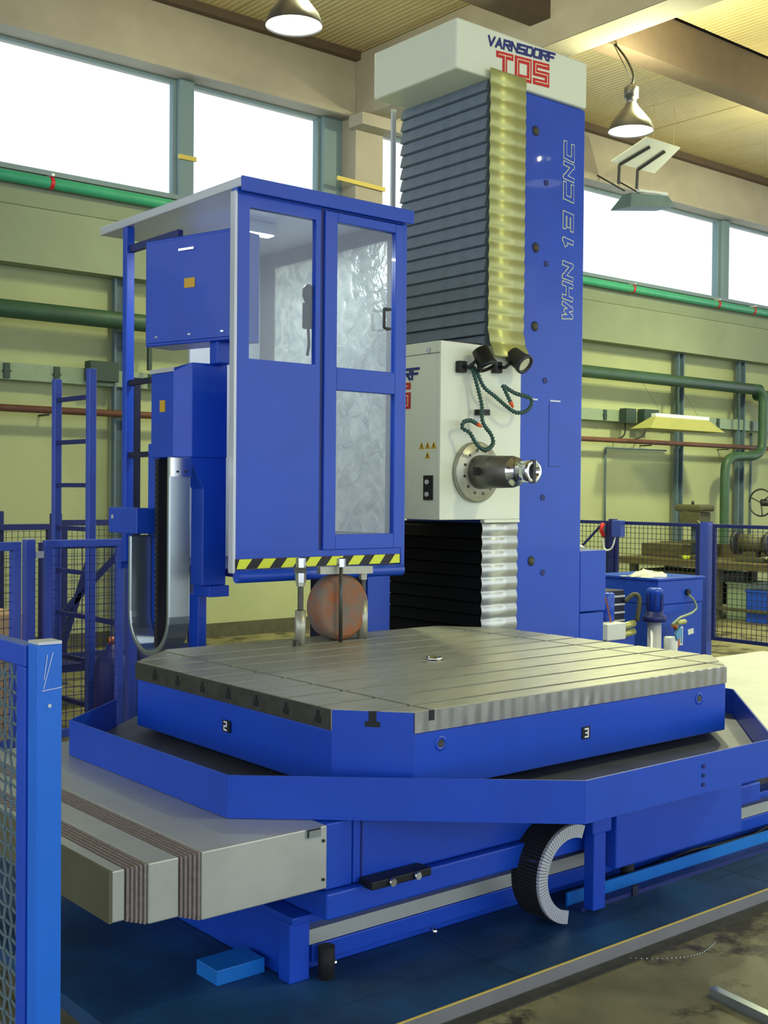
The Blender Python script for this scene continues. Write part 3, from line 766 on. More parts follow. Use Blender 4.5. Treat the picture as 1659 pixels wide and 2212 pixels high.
hs_ = thing('handset', (3.665, 5.06, 2.45), 'dark handset hanging inside the cabin beside the door post', 'handset')
MB().box(3.64, 3.69, 5.04, 5.075, 2.50, 2.64).build('body', 'black', hs_, 0.008)
MB().lathe((3.665,5.055,2.64), (0,0,1), [(0,0.018),(0.03,0.03),(0.07,0.03),(0.09,0.015)], 12).build('earpiece', 'black', hs_)
MB().tube([(3.665,5.05,2.50),(3.67,5.05,2.42),(3.66,5.05,2.36)], 0.008, 6).build('cord', 'black', hs_)

# swivelling control console
cc = thing('control_console', (3.3, 5.4, 1.1), 'blue control console box with yellow sticker under the cabin roof', 'control console')
ang = math.radians(15)
P0 = Vector((3.235, 5.10, 0)); dv = Vector((-math.sin(ang), math.cos(ang), 0)); dn = Vector((math.cos(ang), math.sin(ang), 0))
cpos = P0+dv*0.315+dn*0.10+Vector((0,0,2.692))
MB().obox(cpos, dv, dn, (0,0,1), 0.63, 0.20, 0.56).build('cabinet', 'blue', cc, 0.006)
door_ = MB().obox(cpos-dn*0.104, dv, dn, (0,0,1), 0.60, 0.008, 0.53).build('cabinet_door', 'blue', cc, 0.003)
MB().obox(cpos-dn*0.112+dv*0.0+Vector((0,0,0.205)), dv, dn, (0,0,1), 0.11, 0.012, 0.012).build('handle', 'chrome', door_)
MB().obox(cpos-dn*0.110-dv*0.02+Vector((0,0,0.03)), dv, dn, (0,0,1), 0.075, 0.003, 0.05).build('warning_sticker', 'sign_yellow', door_)
for k in (-0.25, -0.02, 0.22):
    MB().obox(cpos-dn*0.110+dv*k+Vector((0,0,-0.235)), dv, dn, (0,0,1), 0.02, 0.006, 0.008).build('screw', 'chrome', door_)
MB().box(3.22, 3.31, 5.22, 5.30, 2.30, 2.415).build('neck', 'blue', cc, 0.006)
# angular slide housing below
HP = [(3.05,5.367),(3.118,5.30),(3.33,5.30),(3.33,5.60),(3.05,5.60)]
hv = [(x,y,1.82) for x, y in HP]+[(x,y,z) for (x, y), z in zip(HP, (2.262,2.305,2.305,2.305,2.262))]
MB().add(hv, [(4,3,2,1,0),(5,6,7,8,9),(0,1,6,5),(1,2,7,6),(2,3,8,7),(3,4,9,8),(4,0,5,9)]).build('slide_housing', 'blue', cc, 0.004)
MB().extrude([(3.10,5.305,1.82),(3.33,5.305,1.82),(3.33,5.305,1.16),(3.19,5.305,1.16),(3.19,5.305,1.66)], (0,0.12,0)).build('slide_leg', 'blue', cc, 0.004)
MB().box(3.22, 3.34, 5.285, 5.45, 1.10, 1.158).build('slide_foot', 'blue', cc, 0.004)
MB().bar((3.046,5.60,2.268), (3.046,5.366,2.268), 0.012, 0.022).build('lit_top_edge', 'silver_paint', cc)  # silver bar standing in for light on the housing's sloping top
MB().box(3.045, 3.05, 5.45, 5.50, 2.055, 2.115).build('warning_sticker', 'sign_yellow', cc)
MB().box(3.10, 3.185, 5.602, 5.638, 1.86, 1.94).build('stop_block', 'blue', cc, 0.004)

# vertical lift post behind the console with its rack
lp = thing('lift_post', (3.12, 5.6, 0), 'blue vertical lift post with a black rack behind the silver conduit', 'lift post')
MB().box(3.12, 3.185, 5.64, 5.76, 0.0, 1.90).build('post', 'blue', lp, 0.004)
MB().box(3.26, 3.31, 5.46, 5.56, 0.0, 1.10).build('rear_post', 'blue', lp, 0.004)
rk = MB().box(3.075, 3.15, 5.56, 5.60, 0.55, 1.815).build('rack', 'rubber', lp)
tth = MB().box(3.068, 3.075, 5.565, 5.585, 0.60, 0.615).build('tooth', 'dark_grey', rk)
for i in range(1, 40): inst(tth, (0, 0, 0.03*i), rk)
MB().box(2.985, 3.118, 5.63, 5.95, 1.42, 1.555).build('bracket_arm', 'blue', lp, 0.004)
MB().cyl((2.98,5.90,1.505), (2.985,5.90,1.505), 0.012, 10).build('bolt', 'silver_paint', lp)

# silver conduit hanging in a U
cd_ = thing('cable_conduit', (3.05, 5.52, 0.8), 'silver metal cable conduit hanging in a tall loop below the console', 'conduit')
yc_, zc_, Rc = 5.515, 1.01, 0.205
path = [(5.31, 1.82)]+[(5.31, 1.82-(1.82-zc_)*i/6) for i in range(1, 7)]
path += [(yc_-Rc*math.cos(math.radians(a)), zc_-Rc*math.sin(math.radians(a))) for a in range(10, 181, 10)]
path += [(yc_+Rc, zc_+(1.41-zc_)*i/4) for i in range(1, 5)]
def ribbon(path, x0, x1, th):
    vs = []; fs = []; n = len(path)
    for i, (y, z) in enumerate(path):
        a = path[max(i-1,0)]; c = path[min(i+1,n-1)]
        t = Vector((c[0]-a[0], c[1]-a[1])).normalized(); nr = Vector((t.y, -t.x))
        for s_, xx in ((1,x0),(1,x1),(-1,x1),(-1,x0)):
            vs.append((xx, y+nr.x*s_*th/2, z+nr.y*s_*th/2))
        if i:
            p = (i-1)*4; q = i*4
            fs += [(p+k_, p+(k_+1)%4, q+(k_+1)%4, q+k_) for k_ in range(4)]
    fs += [(3,2,1,0), (4*n-4,4*n-3,4*n-2,4*n-1)]
    return vs, fs
vs, fs = ribbon(path, 2.99, 3.112, 0.03)
MB().add(vs, fs).build('conduit_band', 'galvanised', cd_, 0.007)
MB().box(2.988, 3.114, 5.285, 5.294, 1.72, 1.815).build('end_plate', 'chrome', cd_)
for xx in (3.03, 3.075):
    MB().cyl((xx,5.280,1.745), (xx,5.285,1.745), 0.006, 8).build('screw', 'black', cd_)

# support posts under the cabin, beside the column
sp_ = thing('cabin_support', (4.7, 6.0, 0), 'dark blue support post standing under the right end of the cabin', 'support post')
MB().box(4.62, 4.80, 5.72, 5.95, 0.0, 1.48).build('post', 'blue', sp_, 0.004)
MB().box(4.35, 4.615, 5.80, 5.95, 0.0, 1.195).build('panel', 'navy', sp_)

# ================================================================== THINGS ON THE TABLE
rd = tag(MB().lathe((3.575, 4.60, 1.083), (0,1,0), [(0,0.135),(0.012,0.152),(0.03,0.162),(0.095,0.162),(0.115,0.15)], 40).build('steel_disc', 'rust'), 'rusty round steel disc standing on edge at the back of the table', 'steel disc')
def jack(x, y, hb, ht, label, strap):
    t = thing('clamping_jack', (x, y, 0.92), label, 'clamp', 'clamping jacks')
    MB().lathe((x,y,0.92), (0,0,1), [(0,0.026),(hb,0.026)], 18).build('sleeve', 'steel', t)
    nth = int((ht-hb)/0.008); pr_ = []
    for i in range(nth):
        pr_ += [(hb+i*0.008, 0.0125), (hb+i*0.008+0.004, 0.0155)]
    pr_.append((ht, 0.0125))
    MB().lathe((x,y,0.92), (0,0,1), pr_, 12).build('threaded_rod', 'steel_dark', t)
    return t
j1 = jack(3.305, 4.60, 0.165, 0.30, 'steel clamping jack with stacked nuts left of the rusty disc', None)
MB().lathe((3.305,4.60,1.20), (0,0,1), [(0,0.022),(0.018,0.022)], 6, False).build('nut', 'steel', j1)
MB().lathe((3.305,4.60,1.218), (0,0,1), [(0,0.026),(0.045,0.026)], 6, False).build('nut', 'chrome', j1)
MB().bar((3.29,4.585,1.276), (3.40,4.73,1.276), 0.055, 0.026).build('strap_bar', 'steel_dark', j1)
MB().lathe((3.305,4.60,1.289), (0,0,1), [(0,0.024),(0.045,0.024)], 6, False).build('nut', 'chrome', j1)
MB().box(3.262, 3.281, 4.575, 4.6, 0.92, 0.945).build('t_bolt', 'steel_dark', j1)
j2 = jack(3.70, 4.62, 0.19, 0.31, 'steel clamping jack carrying a flat strap bar right of the disc', None)
MB().lathe((3.70,4.62,1.215), (0,0,1), [(0,0.020),(0.032,0.020)], 6, False).build('nut', 'steel', j2)
MB().bar((3.715,4.575,1.267), (3.455,4.66,1.267), 0.05, 0.036).build('strap_bar', 'steel', j2)
MB().cyl((3.525,4.572,0.92), (3.525,4.572,1.33), 0.0095, 10).build('stud', 'steel_dark', j2)
MB().lathe((3.525,4.572,1.286), (0,0,1), [(0,0.022),(0.040,0.022)], 6, False).build('nut', 'chrome', j2)

# ================================================================== FENCES
def woven_panel(name, par, org, u, L, z0, z1, cell, r, m, crimp=0.0):
    """wire mesh filling a frame: crossing wires, crimped when near"""
    org = Vector(org); u = Vector(u).normalized(); nrm = Vector((-u.y, u.x, 0)); b = MB()
    nx = int(L/cell); nz = int((z1-z0)/cell)
    if crimp:
        for j in range(1, nz+1):
            z = z0+j*cell
            b.tube([org+u*(min(i*cell, L))+nrm*crimp*(1 if (i+j) % 2 else -1)+Vector((0,0,z)) for i in range(nx+2)], r, 5)
        for i in range(1, nx+1):
            b.tube([org+u*(i*cell)-nrm*crimp*(1 if (i+j) % 2 else -1)+Vector((0,0,min(z0+j*cell, z1))) for j in range(nz+2)], r, 5)
    else:
        for j in range(1, nz+1):
            z = z0+j*cell
            b.bar(org+Vector((0,0,z)), org+u*L+Vector((0,0,z)), r*2, r*2)
        for i in range(1, nx+1):
            b.bar(org+u*(i*cell)+Vector((0,0,z0)), org+u*(i*cell)+Vector((0,0,z1)), r*2, r*2, (1,0,0))
    o = b.build(name, m, par); o['kind'] = 'stuff'
    return o
def guard_panel(org, u, L, z0, z1, fw, cell, r, label, m='blue_fence', mw='dark_grey', crimp=0.0, group='guard fence panels', flat=None):
    org = Vector(org); u = Vector(u).normalized()
    t = thing('guard_fence_panel', org, label, 'fence', group)
    fl = flat or fw
    MB().bar(org+Vector((0,0,z1-fw/2)), org+u*L+Vector((0,0,z1-fw/2)), fl, fw).build('top_rail', m, t, 0.003)
    MB().bar(org+Vector((0,0,z0+fw/2)), org+u*L+Vector((0,0,z0+fw/2)), fl, fw).build('bottom_rail', m, t)
    nrm = (-u.y, u.x, 0)
    for k in (fw/2, L-fw/2):
        MB().bar(org+u*k+Vector((0,0,z0+fw)), org+u*k+Vector((0,0,z1-fw)), fw, fl, nrm).build('stile', m, t, 0.003)
    woven_panel('wire_mesh', t, org+u*fw, u, L-2*fw, z0+fw, z1-fw, cell, r, mw, crimp)
    return t
def fence_post(x, y, w, z1, label, m='blue_fence', cap='silver_paint', cats='fence post'):
    t = thing('fence_post', (x, y, 0), label, cats, 'fence posts')
    MB().box(x-w/2, x+w/2, y-w/2, y+w/2, 0.008, z1).build('post', m, t, 0.004)
    MB().box(x-w*0.48, x+w*0.48, y-w*0.48, y+w*0.48, z1, z1+0.006).build('cap', cap, t)
    MB().box(x-w, x+w, y-w, y+w, 0, 0.008).build('foot_plate', m, t)
    return t

# foreground fence at the left edge
np_ = fence_post(1.010, 2.290, 0.052, 1.338, 'bright blue fence post with scratched paint close to the camera', 'blue_post')
sc1 = MB().bar((1.003,2.2625,1.318), (0.996,2.2625,1.268), 0.0010, 0.0006, (0,1,0)).bar((0.992,2.2625,1.246), (1.034,2.2625,1.250), 0.0012, 0.0006, (0,1,0)).bar((1.015,2.2625,1.322), (0.995,2.2625,1.25), 0.0010, 0.0006, (0,1,0)).build('scratch', 'white', np_)
MB().cyl((1.008,2.264,1.215), (1.008,2.2615,1.215), 0.004, 8).build('rivet', 'silver_paint', np_)
guard_panel((1.0, 2.325, 0), (0,1,0), 1.25, 0.12, 1.332, 0.045, 0.033, 0.0030, 'foreground blue fence panel with crimped wire mesh at the left edge', 'blue', 'wall_steel', 0.0024, flat=0.035)
# left fence behind the machine
guard_panel((2.98, 6.78, 0), (1,0,0), 0.52, 0.15, 1.345, 0.045, 0.05, 0.0017, 'narrow blue mesh fence panel in front of the blue ladder', 'blue_fence', 'blue_dark')
fence_post(2.895, 6.80, 0.06, 1.35, 'blue fence post left of the narrow mesh panel', 'blue_fence')
fence_post(3.585, 6.83, 0.06, 1.36, 'blue fence post right of the narrow mesh panel', 'blue_fence')
guard_panel((1.6, 6.42, 0), (0.98,0.2,0), 1.20, 0.15, 1.345, 0.05, 0.05, 0.0017, 'blue mesh fence panel behind the foreground fence post', 'blue_fence', 'dark_grey')
hg = MB().box(2.925, 2.975, 6.765, 6.785, 1.24, 1.28).build('hinge_plate', 'silver_paint')
tag(hg, 'small silver hinge joining the fence panel to its left post', 'hinge', 'fence hinges')
hg2 = MB().box(3.505, 3.55, 6.775, 6.795, 1.24, 1.28).build('hinge_plate', 'silver_paint')
tag(hg2, 'small silver hinge joining the fence panel to its right post', 'hinge', 'fence hinges')
# far fence by the rear wall on the left
guard_panel((3.2, 9.5, 0), (1,0,0), 1.05, 0.2, 1.36, 0.05, 0.05, 0.0017, 'far left blue mesh panel against the rear wall', 'blue_dark', 'dark_grey')
guard_panel((4.35, 9.55, 0), (1,0,0), 1.3, 0.2, 1.39, 0.05, 0.05, 0.0017, 'far mesh panel behind the ladder near the rear wall', 'blue_dark', 'dark_grey')
fence_post(4.29, 9.52, 0.08, 1.44, 'dark far fence post between two mesh panels by the rear wall', 'blue_dark', 'blue_dark')
fence_post(3.83, 9.60, 0.06, 1.46, 'dark stub post rising behind the far left panel', 'blue_dark', 'blue_dark')
# right fence
guard_panel((10.0, 7.12, 0), (0,1,0), 1.06, 0.22, 1.365, 0.035, 0.055, 0.0022, 'blue mesh fence panel behind the hydraulic unit', 'blue_dark', 'dark_grey')
guard_panel((10.0, 8.28, 0), (0,1,0), 1.4, 0.22, 1.365, 0.035, 0.055, 0.0022, 'blue mesh fence panel beside the column foot', 'blue_dark', 'dark_grey')
guard_panel((10.0, 5.60, 0), (0,1,0), 1.36, 0.22, 1.365, 0.035, 0.055, 0.0022, 'blue mesh fence panel at the right edge before the bench', 'blue_dark', 'dark_grey')
fence_post(10.0, 7.04, 0.09, 1.38, 'thick blue fence post right of the hydraulic unit', 'blue_fence', 'blue_dark')
fence_post(10.0, 8.22, 0.07, 1.38, 'blue fence post with the switch box near the column', 'blue_dark', 'blue_dark')
sb = thing('safety_switch_box', (9.93, 8.15, 1.1), 'small blue switch box with red handle on the fence post', 'switch box')
MB().box(9.88, 9.955, 8.02, 8.14, 1.20, 1.375).build('box', 'blue_fence', sb, 0.005)
MB().tube([(9.90,8.26,1.20),(9.89,8.29,1.27),(9.90,8.27,1.34)], 0.022, 8).build('handle', 'red', sb)
MB().tube(spline([(9.92,8.12,1.20),(9.90,8.15,1.08),(9.90,8.24,1.06),(9.90,8.28,1.18)], 5), 0.010, 6).build('cable', 'sticker', sb)
MB().bar((9.91,8.28,1.34), (9.91,8.62,1.04), 0.02, 0.02).build('lever', 'blue_dark', sb)

# ================================================================== HYDRAULIC UNIT
hu = thing('hydraulic_cabinet', (9.0, 6.95, 0), 'blue hydraulic cabinet with a white rag on its lid', 'hydraulic cabinet')
MB().box(8.66, 9.32, 6.6, 7.35, 0.06, 0.66).build('tank', 'blue', hu, 0.006)
MB().box(8.655, 9.325, 6.595, 7.355, 0.664, 0.875).build('upper_body', 'blue', hu, 0.006)
MB().box(8.64, 9.34, 6.58, 7.37, 0.878, 0.90).build('lid', 'blue', hu, 0.004)
MB().box(8.68, 9.30, 6.62, 7.33, 0.0, 0.06).build('plinth', 'navy', hu)
MB().cyl((9.08,6.595,0.76), (9.08,6.57,0.76), 0.028, 12).build('port', 'black', hu)
sg_ = MB().box(8.98, 9.025, 6.592, 6.60, 0.28, 0.45).build('sight_gauge', 'sticker', hu)
MB().box(8.993, 9.012, 6.59, 6.592, 0.295, 0.435).build('gauge_glass', 'light_blue', sg_)
MB().obox((9.15,6.598,0.395), (1,0,0.12), (0,1,0), (-0.12,0,1), 0.085, 0.004, 0.05).build('data_plate', 'sticker', hu)
MB().tube(spline([(9.08,6.58,0.74),(9.11,6.54,0.69),(9.12,6.52,0.62),(9.0,6.48,0.585),(8.82,6.42,0.575),(8.66,6.36,0.57),(8.52,6.34,0.52)], 6), 0.011, 8).build('hose', 'trunk', hu)
rg = MB(); n = 14
vs = []; fs = []
for i in range(n+1):
    for j in range(n+1):
        u_ = i/n*2-1; v_ = j/n*2-1; rr = max(0, 1-(u_*u_+v_*v_)**0.5)
        z = 0.902+0.055*min(1, rr*2.2)*(0.75+0.35*math.sin(5*u_+2)*math.cos(4*v_)) + random.uniform(0, 0.010)*(rr > 0)
        vs.append((8.83+0.19*u_+0.03*math.sin(7*v_), 6.86+0.13*v_+0.03*math.cos(6*u_), z))
for i in range(n):
    for j in range(n):
        a = i*(n+1)+j; fs.append((a, a+n+1, a+n+2, a+1))
rg.add(vs, fs, True)
tag(rg.build('cleaning_rag', 'rag'), 'crumpled pale rag lying on the hydraulic cabinet', 'rag')

pm = thing('pump_motor', (8.40, 6.45, 0), 'upright blue pump motor left of the hydraulic cabinet', 'pump')
MB().lathe((8.42,6.45,0.0), (0,0,1), [(0,0.085),(0.30,0.085),(0.31,0.06),(0.545,0.06)], 20).build('pump_body', 'silver_paint', pm)
MB().lathe((8.42,6.45,0.548), (0,0,1), [(0,0.10),(0.05,0.10),(0.055,0.075),(0.09,0.075)], 20).build('flange', 'blue_dark', pm)
MB().lathe((8.42,6.45,0.64), (0,0,1), [(0,0.066),(0.15,0.066),(0.155,0.07),(0.185,0.07),(0.20,0.05)], 20).build('motor', 'blue', pm)
for k in range(8):
    an = 2*math.pi*k/8
    MB().box(-0.003, 0.003, 0.064, 0.074, 0, 0.14).rot((0,0,0), an).move((8.42,6.45,0.645)).build('cooling_fin', 'blue_dark', pm)
fl2 = thing('filter_bowl', (8.56, 6.40, 0), 'white filter cylinder with copper pipe in front of the hydraulic cabinet', 'filter')
MB().lathe((8.56,6.38,0.0), (0,0,1), [(0,0.06),(0.40,0.06),(0.41,0.05)], 18).build('bowl', 'white_paint', fl2)
MB().obox((8.60,6.33,0.44), (1,0.3,0.5), (0,1,0), (-0.5,0,1), 0.13, 0.02, 0.07).build('bracket', 'light_blue', fl2)
MB().cyl((8.60,6.35,0.53), (8.72,6.35,0.535), 0.022, 12).build('fitting', 'sheet_cream', fl2)
MB().tube(spline([(8.75,6.50,0.49),(8.80,6.50,0.46),(8.82,6.50,0.38),(8.80,6.50,0.28)], 5), 0.024, 8).build('copper_pipe', 'copper', fl2)
MB().cyl((8.80,6.50,0.0), (8.80,6.50,0.28), 0.010, 8).build('rod', 'dark_grey', fl2)
vb = thing('valve_block', (7.9, 6.6, 0), 'dark valve block with blue cylinder beside the column foot', 'valve block')
MB().box(7.75, 8.28, 6.55, 6.95, 0.0, 0.50).build('base', 'blue', vb, 0.006)
MB().box(7.92, 8.22, 6.62, 6.92, 0.50, 0.82).build('valve_body', 'navy', vb, 0.01)
for i in range(4):
    MB().box(7.925, 8.21, 6.605, 6.62, 0.55+i*0.07, 0.565+i*0.07).build('valve_plate', 'silver_paint', vb)
MB().lathe((7.86,6.52,0.50), (0,0,1), [(0,0.066),(0.31,0.066),(0.32,0.05)], 18).build('cylinder', 'blue', vb)
MB().box(7.66, 7.90, 6.34, 6.48, 0.44, 0.58).build('junction_box', 'white_paint', vb, 0.01)
MB().box(7.70, 7.86, 6.36, 6.46, 0.0, 0.44).build('box_stand', 'blue', vb)
MB().bar((7.80,6.42,0.58), (7.77,6.46,0.80), 0.012, 0.012).build('tube', 'copper', vb)
for zz in (0.52, 0.45):
    MB().cyl((8.05,6.50,zz), (8.20,6.50,zz+0.02), 0.03, 12).build('fitting', 'sheet_cream', vb)
MB().tube(spline([(8.20,6.60,0.72),(8.27,6.56,0.78),(8.30,6.52,0.74),(8.27,6.52,0.55)], 5), 0.02, 8).build('hose', 'machine_olive', vb)
ac = thing('accumulator', (8.72, 7.62, 0), 'dark accumulator bottle with a silver dome behind the column foot', 'accumulator')
MB().lathe((8.72,7.62,0.0), (0,0,1), [(0,0.12),(0.98,0.12)], 20).build('shell', 'navy', ac)
MB().lathe((8.72,7.62,0.985), (0,0,1), [(0,0.11),(0.10,0.11),(0.16,0.085),(0.19,0.03)], 20).build('dome', 'galvanised', ac)

# ================================================================== REAR WALL FITTINGS
def wall_post(x, w, label, z1=3.85):
    t = thing('wall_post', (x, 11.42, 0), label, 'steel post', 'steel posts on the rear wall')
    MB().box(x-w/2, x+w/2, 11.40, 11.412, 0, z1).build('web', 'wall_steel', t)
    for s_ in (-1, 1):
        MB().box(x+s_*w/2-0.012, x+s_*w/2+0.012, 11.34, 11.412, 0, z1).build('flange', 'wall_steel', t)
    return t
wall_post(5.82, 0.12, 'steel channel post on the rear wall left of the cabin')
wall_post(15.40, 0.13, 'steel channel post on the rear wall behind the hanging light')
wall_post(17.05, 0.15, 'steel channel post on the rear wall at the far right')

gp = thing('heating_pipe', (10, 11.15, 3.38), 'large dark green heating pipe along the rear wall', 'pipe')
MB().cyl((0, 11.15, 3.385), (17.25, 11.15, 3.385), 0.088, 18).build('main_pipe', 'pipe_green', gp)
MB().tube(spline([(16.9,11.15,3.39),(17.15,11.12,3.38),(17.27,11.10,3.25),(17.28,11.10,2.9),(17.28,11.10,2.62),(17.24,11.10,2.40),(17.05,11.10,2.30),(16.75,11.10,2.28),(16.45,11.10,2.26),(16.28,11.10,2.16),(16.24,11.10,1.9),(16.24,11.10,1.0),(16.24,11.10,0.0)], 6), 0.075, 12).build('drop_pipe', 'pipe_green', gp)
MB().cyl((17.25, 11.2, 3.30), (24, 11.2, 3.30), 0.09, 14).build('main_pipe', 'pipe_green', gp)
for xx in (6.05, 15.05, 16.65, 17.6):
    MB().box(xx-0.02, xx+0.02, 11.13, 11.17, 2.90, 3.32).build('hanger', 'trunk_dark', gp)
mp_ = thing('sill_pipe', (10, 11.36, 4.7), 'bright mint green pipe under the window sill', 'pipe')
MB().cyl((0, 11.36, 4.715), (24, 11.36, 4.715), 0.058, 16).build('pipe', 'pipe_mint', mp_)
for xx in (5.05, 14.2, 16.35, 17.35, 7.8):
    MB().cyl((xx-0.02, 11.36, 4.715), (xx+0.02, 11.36, 4.715), 0.064, 14).build('red_band', 'red', mp_)
    MB().box(xx-0.015, xx+0.015, 11.30, 11.42, 4.775, 4.80).build('bracket', 'silver_paint', mp_)
tp = thing('rusty_pipe', (10, 11.28, 2.44), 'thin rusty brown pipe along the rear wall at mid height', 'pipe')
MB().cyl((0, 11.28, 2.44), (24, 11.28, 2.44), 0.036, 12).build('pipe', 'pipe_rust', tp)
for xx in (5.0, 8.0, 14.6, 16.6):
    MB().box(xx-0.012, xx+0.012, 11.28, 11.498, 2.385, 2.403).build('bracket', 'dark_grey', tp)
wcn = thing('wall_conduit', (14.9, 11.45, 1.0), 'thin grey conduit bending down the rear wall right of the column', 'conduit')
MB().cyl((13.75, 11.46, 2.335), (15.2, 11.46, 2.335), 0.014, 8).build('horizontal_run', 'wall_steel', wcn)
MB().cyl((13.75, 11.46, 1.0), (13.75, 11.46, 2.335), 0.016, 8).build('drop', 'wall_steel', wcn)
wcn = thing('wall_conduit', (17.5, 11.45, 0.3), 'thin vertical conduit on the rear wall near the right edge', 'conduit')
MB().cyl((17.5, 11.46, 0.3), (17.5, 11.46, 2.70), 0.02, 8).build('drop', 'wall_steel', wcn)

tk = thing('busbar_trunking', (10, 11.42, 2.73), 'pale green busbar trunking along the rear wall', 'trunking')
MB().box(0, 24, 11.36, 11.495, 2.725, 2.895).build('trunking', 'trunk', tk, 0.004)
for xx in (4.60, 5.12, 6.18, 13.60, 17.35, 18.1, 16.4):
    MB().box(xx-0.03, xx+0.03, 11.34, 11.36, 2.735, 2.885).build('clamp', 'trunk_dark', tk)
    MB().box(xx-0.045, xx+0.045, 11.345, 11.358, 2.80, 2.815).build('clamp_bolt', 'black', tk)
for x0, x1, z0, z1 in ((5.42,5.74,2.76,2.965), (13.93,14.16,2.70,2.92), (14.35,14.70,2.74,2.93)):
    MB().box(x0, x1, 11.22, 11.355, z0, z1).build('tap_off_box', 'trunk_dark', tk, 0.006)
for a, b2 in (((14.0,11.3,2.72),(13.85,11.4,2.45)), ((14.55,11.3,2.75),(14.2,11.38,2.45))):
    MB().tube(spline([a, ((a[0]+b2[0])/2+0.05, 11.3, (a[2]+b2[2])/2-0.06), b2], 5), 0.012, 6).build('cable', 'black', tk)
yp = thing('window_bar', (6.8, 11.68, 5.33), 'short piece of yellow gas pipe crossing the left window mullion', 'bar', 'yellow gas pipe pieces')  # gas pipe built only at the mullions; gaps stand in for window glare
MB().box(6.70, 6.92, 11.69, 11.72, 5.34, 5.39).build('bar', 'yellow_pipe', yp)
yp = thing('window_bar', (9.0, 11.4, 5.37), 'piece of yellow gas pipe crossing the concrete window pillar', 'bar', 'yellow gas pipe pieces')
MB().bar((8.70,11.42,5.42), (9.44,11.42,5.40), 0.02, 0.05).build('bar', 'yellow_pipe', yp)

# hanging fluorescent light near the bench
fx = thing('hanging_light', (14.6, 10.8, 2.6), 'long pale strip light with flared sides hanging before the rear wall', 'strip light')
MB().add([(13.72,10.62,2.60),(15.52,10.62,2.60),(15.30,10.76,2.78),(14.02,10.76,2.78),(13.72,10.98,2.60),(15.52,10.98,2.60),(15.30,10.84,2.78),(14.02,10.84,2.78)],
         [(0,1,2,3),(5,4,7,6),(3,2,6,7),(0,3,7,4),(1,5,6,2)]).build('reflector', 'sheet_cream', fx)
MB().box(14.02, 15.32, 10.76, 10.84, 2.781, 2.83).build('gear_tray', 'white_paint', fx)
MB().cyl((13.85,10.8,2.63), (15.4,10.8,2.63), 0.016, 8).build('tube', 'white', fx)
for xx in (14.2, 15.1):
    MB().cyl((xx,10.8,2.83), (xx,11.15,3.31), 0.002, 6).build('suspension_wire', 'dark_grey', fx)

# reflector sheet with floodlights below the eaves
hs = thing('radiant_heater', (13.4, 10.5, 6.0), 'slanted white reflector sheet with two dark arms under the roof', 'heater')
A_ = Vector((12.80,10.62,6.20)); B_ = Vector((13.74,10.62,6.20)); C_ = Vector((13.72,10.17,6.46)); D_ = Vector((12.98,10.17,6.46))
MB().extrude([A_, B_, C_, D_], (0,0.01,0.016)).build('reflector_sheet', 'white_paint', hs)
for t in (0.16, 0.58):
    p = A_.lerp(B_, t); q = D_.lerp(C_, t+0.14)
    MB().bar(q.lerp(p, 0.2)+Vector((0,-0.012,-0.02)), p+Vector((0,-0.012,-0.02)), 0.05, 0.02, (0,-0.5,-0.86)).bar(p+Vector((0,-0.012,-0.02)), p+Vector((0.0,0.0,-0.28)), 0.04, 0.02, (0,1,0)).build('arm', 'dark_grey', hs)
for t in (0.2, 0.8):
    MB().cyl(D_.lerp(C_, t), D_.lerp(C_, t)+Vector((0,0,0.52)), 0.003, 6).build('hanger', 'roof_sheet', hs)
fd = thing('floodlight', (13.9, 11.0, 5.8), 'dark floodlight hood hanging in front of the right window', 'floodlight')
MB().add([(13.38,10.75,5.70),(14.42,10.75,5.86),(14.40,11.10,5.86),(13.36,11.10,5.70),(13.52,10.85,5.94),(14.36,10.85,6.03),(14.36,11.0,6.03),(13.52,11.0,5.94)],
         [(3,2,1,0),(4,5,6,7),(0,1,5,4),(1,2,6,5),(2,3,7,6),(3,0,4,7)]).build('hood', 'wall_steel', fd)
MB().bar((13.75,10.92,6.02), (14.42,10.92,6.08), 0.05, 0.035).build('housing', 'silver_paint', fd)
for xx in (13.50, 13.95):
    MB().bar((xx,10.96,5.98), (xx,11.46,6.30), 0.02, 0.02).build('hanger', 'dark_grey', fd)

# ================================================================== WORKBENCH AND MACHINES (right, beyond the fence)
wb = thing('workbench', (13.8, 9.0, 0), 'heavy old workbench beyond the right fence', 'workbench')
for i in range(4):
    MB().box(13.40+i*0.27, 13.665+i*0.27, 6.0, 10.95, 0.675, 0.77).build('plank', 'bench_wood', wb, 0.006)
for yy in (6.4, 7.9, 9.3, 10.7):
    for xx in (13.5, 14.3):
        MB().box(xx, xx+0.09, yy, yy+0.09, 0, 0.675).build('leg', 'machine_olive', wb)
MB().box(13.48, 13.52, 6.2, 10.8, 0.13, 0.17).build('stretcher', 'machine_olive', wb)
MB().box(14.42, 14.46, 7.6, 10.95, 0.771, 0.96).build('back_board', 'bench_wood', wb)
MB().box(13.6, 14.35, 9.40, 10.68, 0.18, 0.60).build('lower_cabinet', 'machine_olive', wb, 0.01)

